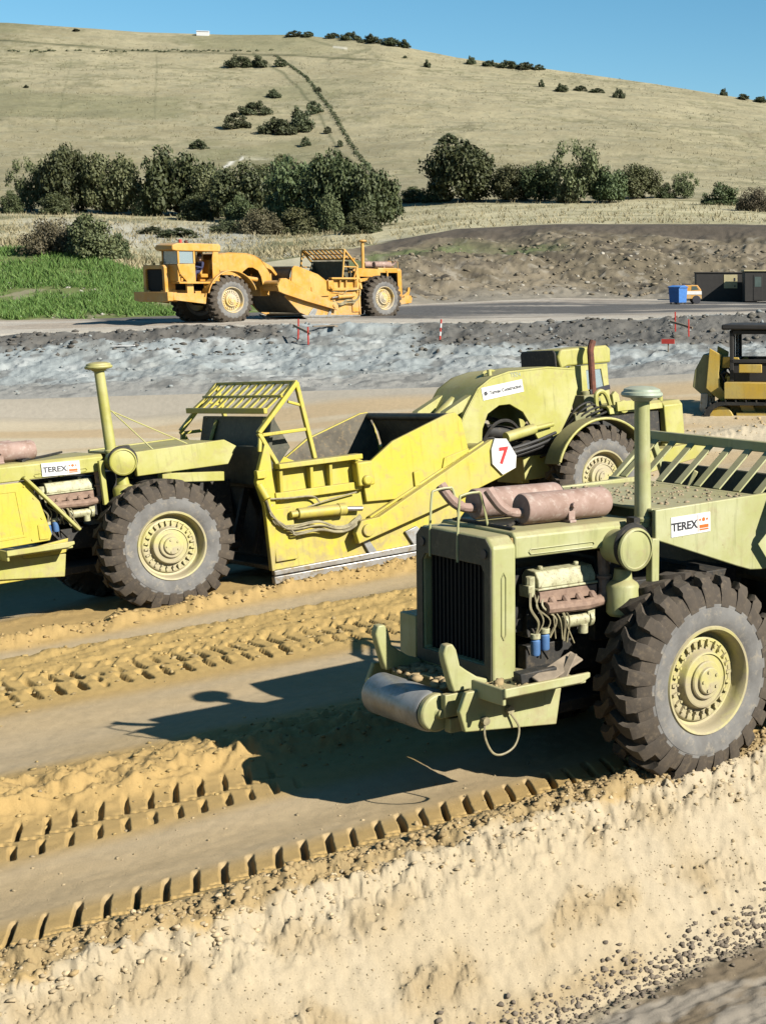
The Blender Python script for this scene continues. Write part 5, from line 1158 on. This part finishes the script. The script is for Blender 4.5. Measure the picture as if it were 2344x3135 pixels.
# ------------------------------------------------------------------ bulldozer with a raised ripper at the right edge
def dozer(loc, yaw):
    root = tag(empty('bulldozer', loc, (0, 0, yaw), 1.1), 'yellow bulldozer with a raised rear ripper at the right edge', 'bulldozer')
    def part(nm, b, m, parent=root, bevel=.015): return b.build(nm, m, parent, bevel)
    D = M['dark']
    for s in (-1, 1):       # tracks
        b = MB(); y = s * 1.0; pth = []
        for k in range(40):
            q = k / 40
            if q < .3: p = (-.1 + 3.2 * q / .3, .02)
            elif q < .5: a = -math.pi / 2 + math.pi * (q - .3) / .2; p = (3.1 + .45 * math.cos(a), .47 + .45 * math.sin(a))
            elif q < .8: p = (3.1 - 3.2 * (q - .5) / .3, .92)
            else: a = math.pi / 2 + math.pi * (q - .8) / .2; p = (-.1 + .45 * math.cos(a), .47 + .45 * math.sin(a))
            pth.append(p)
        trk = MB(); trk.ring(pth, [(1.65 + (x - 1.65) * .93, .47 + (z - .47) * .82) for x, z in pth], y - .26, y + .26, 'y'); t_ = part('track', trk, D, bevel=0)
        sh = MB()
        for k in range(40):
            p, q = Vector((pth[k][0], y, pth[k][1])), Vector((pth[(k + 1) % 40][0], y, pth[(k + 1) % 40][1])); n_ = (q - p).normalized(); nn = Vector((n_.z, 0, -n_.x)); c = (p + q) / 2
            sh.beam(c, c + nn * .06, .53, .03, up=n_)
        part('grouser', sh, D, t_, 0)
        b = MB(); b.box(.3, 3.0, y - .15, y + .15, .25, .65); [b.cyl((x, y - .2, .47), (x, y + .2, .47), .34) for x in (-.1, 3.1)]; part('track_frame', b, M['dozer'], t_)
    b = MB(); b.box(.0, 1.6, -.72, .72, .5, 1.55); b.prism([(1.6, .6), (3.6, .6), (3.6, 1.75), (1.6, 1.95)], -.5, .5); b.box(0, 1.5, -1.25, -.74, 1.0, 1.42); b.box(0, 1.5, .74, 1.25, 1.0, 1.42); part('body', b, M['dozer'])
    b = MB()
    for x in (.15, 1.55):
        for y in (-.85, .85): b.box(x - .05, x + .05, y - .05, y + .05, 1.43, 2.75)
    for z in (1.95, 2.7): b.ring([(.1, -.9), (1.6, -.9), (1.6, .9), (.1, .9)], [(.2, -.8), (1.5, -.8), (1.5, .8), (.2, .8)], z - .05, z + .05, 'z')
    for y in (-.3, .3): b.box(.1, .16, y - .04, y + .04, 1.5, 2.7)
    b.box(.12, 1.55, -.86, .86, 1.43, 1.9); cab = part('cab', b, M['cabin'])
    b = MB(); b.box(-.1, 1.8, -1.0, 1.0, 2.76, 2.9); part('roof', b, M['cabin'], cab, .04)
    for x_ in (.12, 1.53): b = MB(); b.box(x_, x_ + .015, -.8, .8, 1.95, 2.65); part('window', b, M['glass'], cab, 0)
    b = MB(); b.box(.35, .95, -1.0, -.97, 1.66, 1.88); part('side_panel', b, M['dozer'])
    b = MB(); b.cyl((2.6, .2, 1.8), (2.6, .2, 2.6), .06); part('exhaust', b, M['pipe'])
    b = MB(); b.prism([(4.3, .0), (4.5, .0), (4.35, .5), (4.45, 1.2), (4.3, 1.2), (4.2, .5)], -1.6, 1.6); part('blade', b, M['dozer'])
    b = MB(); [b.beam((1.2, s * 1.35, .5), (4.3, s * 1.35, .3), .16, .2) for s in (-1, 1)]; part('push_arm', b, M['dozer'])
    # ripper
    b = MB(); b.prism([(-.44, 2.28), (-.14, 2.12), (-.20, 1.62), (-.17, 1.30), (.13, .91), (.02, .80), (-.33, 1.05), (-.54, 1.24)], -.80, -.70); part('cheek_plate', b, M['dozer'])
    b = MB(); b.prism([(-.44, 2.28), (-.14, 2.12), (-.20, 1.62), (-.17, 1.30), (.13, .91), (.02, .80), (-.33, 1.05), (-.54, 1.24)], .70, .80); part('cheek_plate', b, M['dozer'])
    b = MB(); b.prism([(-.62, 2.12), (-.46, 2.10), (-.50, 1.3), (-.36, 1.0), (-.67, 1.06), (-.91, 1.27), (-.85, 1.70)], -.68, .68); part('ripper_beam', b, M['olive'])  # olive here paints the beam's shadowed rear face
    b = MB(); b.box(-.66, -.60, -.5, .5, 1.75, 2.0); part('rear_panel', b, M['dozer'])
    b = MB(); b.prism([(-.14, 1.76), (-.12, 2.06), (.30, 2.04), (.34, 1.78)], -.62, -.45); part('cross_arm', b, M['dozer'])
    for s in (-1, 1):
        b = MB(); b.beam((.28, s * .78, 1.98), (.78, s * .78, 1.08), .12, .13); part('lift_arm', b, M['dozer'])
        b = MB(); b.cyl((-.05, s * .55, 1.55), (.45, s * .55, 1.35), .09); b.cyl((.0, s * .42, 1.2), (.5, s * .42, 1.1), .07); part('ripper_cylinder', b, M['dozer'])
        b = MB(); b.prism([(.32, .91), (.51, 1.12), (.62, 1.05), (.80, .60), (.70, .44), (.42, .68)], s * .92 - .06, s * .92 + .06); part('draft_arm', b, M['dozer'])
    for y in (-.62, .0, .62):
        b = MB(); b.prism([(-.69, 1.10), (-.73, .70), (-.63, .42), (-.44, .19), (-.50, .45), (-.52, .62), (-.50, 1.10)], y - .07, y + .07); part('ripper_shank', b, M['steel'])
    b = MB(); rr = random.Random(8)
    for k in range(7): b.tube([(-.15, rr.uniform(-.75, -.3), 1.62), (.0, rr.uniform(-.8, -.4), 1.75 - .1 * k), (.2, rr.uniform(-.8, -.5), 1.5 - .06 * k), (.5, rr.uniform(-.7, -.4), 1.5)], .028, 6, spline=4)
    part('hydraulic_hose', b, M['rubberhose'], bevel=0)
    return root
dozer((-1.2, 44, .62), rad(-6))

# ------------------------------------------------------------------ site cabins, bin and truck on the haul road
def up(x, y, dz=0): return (x, y, ground_z(x, y) + dz)
def at(u, v, Y): k, s = rayk(u, v); return np.array([k * Y, Y, 5 + s * Y])
c0 = at(2130, 926, 118)
cb = tag(empty('site_cabin', (c0[0], 118, c0[2] - .05), (0, 0, rad(6))), 'dark brown site cabin with a cream end panel beside the blue bin', 'cabin')
b = MB(); b.box(0, 4.75, 0, 2.4, .1, 2.30); b.box(.1, .4, .2, 2.2, 0, .1); b.box(4.3, 4.6, .2, 2.2, 0, .1); b.build('wall', M['cabin'], cb, .02)
b = MB(); b.box(-.06, 4.8, -.06, 2.46, 2.303, 2.40); b.build('roof', M['cabin'], cb, .02)
b = MB(); b.box(2.15, 3.2, -.04, -.003, 1.15, 2.2); b.build('cream_panel', M['cream'], cb, .01)
b = MB(); b.box(2.93, 3.05, -.06, -.043, 1.72, 1.95); b.box(2.95, 3.05, -.06, -.043, 1.25, 1.38); b.build('vent', M['black'], cb, 0)
c1 = at(2255, 924, 116)
cb = tag(empty('site_cabin', (c1[0] + .6, 115.2, c1[2] - .05), (0, 0, rad(6))), 'second dark site cabin at the right edge with a glazed door', 'cabin')
b = MB(); b.box(0, 5, 0, 2.4, .1, 2.35); b.box(.1, .4, .2, 2.2, 0, .1); b.build('wall', M['cabin'], cb, .02)
b = MB(); b.box(-.08, 5.1, -.1, 2.46, 2.353, 2.46); b.build('roof', M['cream'], cb, .02)
b = MB(); b.box(.65, 1.35, -.03, -.003, .2, 2.1); d_ = b.build('door', M['cabin'], cb, .01)
b = MB(); b.box(.75, 1.25, -.045, -.033, 1.2, 1.95); b.build('pane', M['darkglass'], d_, 0)
b = MB(); b.box(1.75, 1.95, -.05, -.003, .1, 2.35); b.build('door_post', M['cream'], cb, .01)
bp = at(2074, 927, 104)
bn = tag(empty('skip_bin', (bp[0], 104, ground_z(bp[0], 104)), (0, 0, rad(-32))), 'blue tapered waste bin standing on the far road edge', 'bin')
b = MB(); b.add([(x * q, y * q, z) for z, q in ((.12, .88), (1.12, 1.0)) for x, y in ((-.45, -.5), (.45, -.5), (.45, .5), (-.45, .5))], [(0, 1, 5, 4), (1, 2, 6, 5), (2, 3, 7, 6), (3, 0, 4, 7), (0, 3, 2, 1), (4, 5, 6, 7)]); b.build('body', M['binblue'], bn, .02)
b = MB(); b.prism([(-.5, 1.125), (-.5, 1.19), (.1, 1.30), (.5, 1.19), (.5, 1.125)], -.52, .52, 'x'); b.build('lid', M['binblue'], bn, .02)
for x in (-.35, .35):
    for y in (-.35, .35): b = MB(); b.cyl((x - .03, y, .06), (x + .03, y, .06), .06, n=10); b.box(x - .02, x + .02, y - .02, y + .02, .06, .13); b.build('castor', M['black'], bn, 0)
tp = at(2100, 918, 107.5)
tk = tag(empty('pickup_truck', (tp[0], 107.5, ground_z(tp[0], 107.5)), (0, 0, rad(12))), 'yellow and white van mostly hidden behind the blue bin', 'van')
b = MB(); b.prism([(-1.0, .35), (-1.0, 1.15), (-.92, 1.32), (.7, 1.32), (.95, 1.0), (1.0, .35)], -.6, .6); b.build('body', M['orange'], tk, .04)
b = MB(); b.box(-1.0, .99, -.62, -.602, .66, .90); b.build('stripe', M['white'], tk, 0)
for x in (-.62, .62):
    for s in (-1, 1): b = MB(); b.cyl((x, s * .48, .3), (x, s * .63, .3), .3, n=18); b.build('wheel', M['black'], tk, .02)
b = MB(); b.box(-.3, .3, -.1, .1, 1.323, 1.42); b.build('light_bar', M['black'], tk, .01)
b = MB(); b.prism([(.25, .95), (.28, 1.24), (.62, 1.24), (.78, 1.0)], -.612, -.603); b.build('side_window', M['darkglass'], tk, 0)

# ------------------------------------------------------------------ setting out stakes and profiles on the embankment
def stake(u, v, vt, label, mat_=None, name='marker_stake', group=None, r=.028, lean=0.0, bands=False):
    p = hit(u, v); h = (v - vt) * p[1] / F_PX
    root = tag(empty(name, p, (0, lean, 0)), label, 'stake', group)
    if bands:
        n = 5
        for k in range(n):
            b = MB(); b.cyl((0, 0, -.1 if k == 0 else h * k / n), (0, 0, h * (k + 1) / n), r, n=10); b.build('band', M['redpaint'] if k % 2 == 0 else M['white'], root, 0)
    else: b = MB(); b.box(-r, r, -r * .7, r * .7, -.2, h); b.build('post', mat_ or M['redpaint'], root, .004)
    return p, h, root
p1, h1, _ = stake(913, 1043, 980, 'left red stake of the pair joined by a dark sloping rail', group=None, lean=.06)
p2, h2, _ = stake(944, 1056, 1003, 'right red stake of the pair joined by a dark sloping rail', lean=.02)
b = MB(); b.beam(Vector(p1) + Vector((-.15, -.04, h1 * .70)), Vector(p2) + Vector((.1, -.04, h2 * .62)), .05, .09); tag(b.build('profile_rail', M['wood'], None, .005), 'dark timber rail nailed across the two left red stakes', 'rail')
stake(1346, 1042, 980, 'red and white banded ranging pole stuck in the embankment', name='ranging_pole', r=.035, bands=True, lean=.1)
p1, h1, _ = stake(2066, 1016, 958, 'thin red stake left of the pair by the dark windrow at right')
p2, h2, _ = stake(2107, 1032, 980, 'thin red stake right of the pair by the dark windrow at right')
b = MB(); b.beam(Vector(p1) + Vector((-.2, -.04, h1 * .5)), Vector(p2) + Vector((.15, -.04, h2 * .5)), .05, .08); tag(b.build('profile_rail', M['wood'], None, .005), 'dark timber rail across the two right red stakes', 'rail')
p = hit(2044, 1082); hh = 30 * p[1] / F_PX
rt = tag(empty('profile_board', p, (0, 0, rad(-8))), 'small red board on a post low on the embankment at right', 'board')
b = MB(); b.box(-.025, .025, .0, .04, -.2, hh); b.build('post', M['wood'], rt, .004)
b = MB(); b.box(-.25, .25, -.03, -.003, hh - .06, hh + .12); b.build('plank', M['redpaint'], rt, .004)
for i, (u, v, r_, L, lab) in enumerate([(380, 1070, .03, .9, 'white pipe lying on the embankment at left'), (1000, 1003, .5, 1.1, 'grey plank lying left at the road edge beside the two red stakes'), (1018, 1012, -.9, .8, 'shorter grey plank lying right at the road edge beside the two red stakes')]):
    p = hit(u, v); b = MB(); a = r_
    b.beam((-L / 2 * math.cos(a), -L / 2 * math.sin(a), .0), (L / 2 * math.cos(a), L / 2 * math.sin(a), .03), .16 if i else .08, .05)
    o = b.build('plank' if i else 'drain_pipe', M['wood'] if i else M['white'], None, .01); o.location = p + np.array([0, 0, .06]); tag(o, lab, 'plank' if i else 'pipe')
# a white hut far away on the skyline
p = hit(622, 108); hu = tag(empty('hut', p, (0, 0, .2)), 'tiny white hut on the skyline at left', 'hut')
w_ = 34 * p[1] / F_PX
b = MB(); b.box(-w_ / 2, w_ / 2, -1.2, 1.2, -.3, 1.3); b.build('wall', M['white'], hu, 0)
b = MB(); b.prism([(-1.4, 1.303), (0, 1.75), (1.4, 1.303)], -w_ / 2 - .1, w_ / 2 + .1, 'x'); b.build('roof', M['white'], hu, 0)
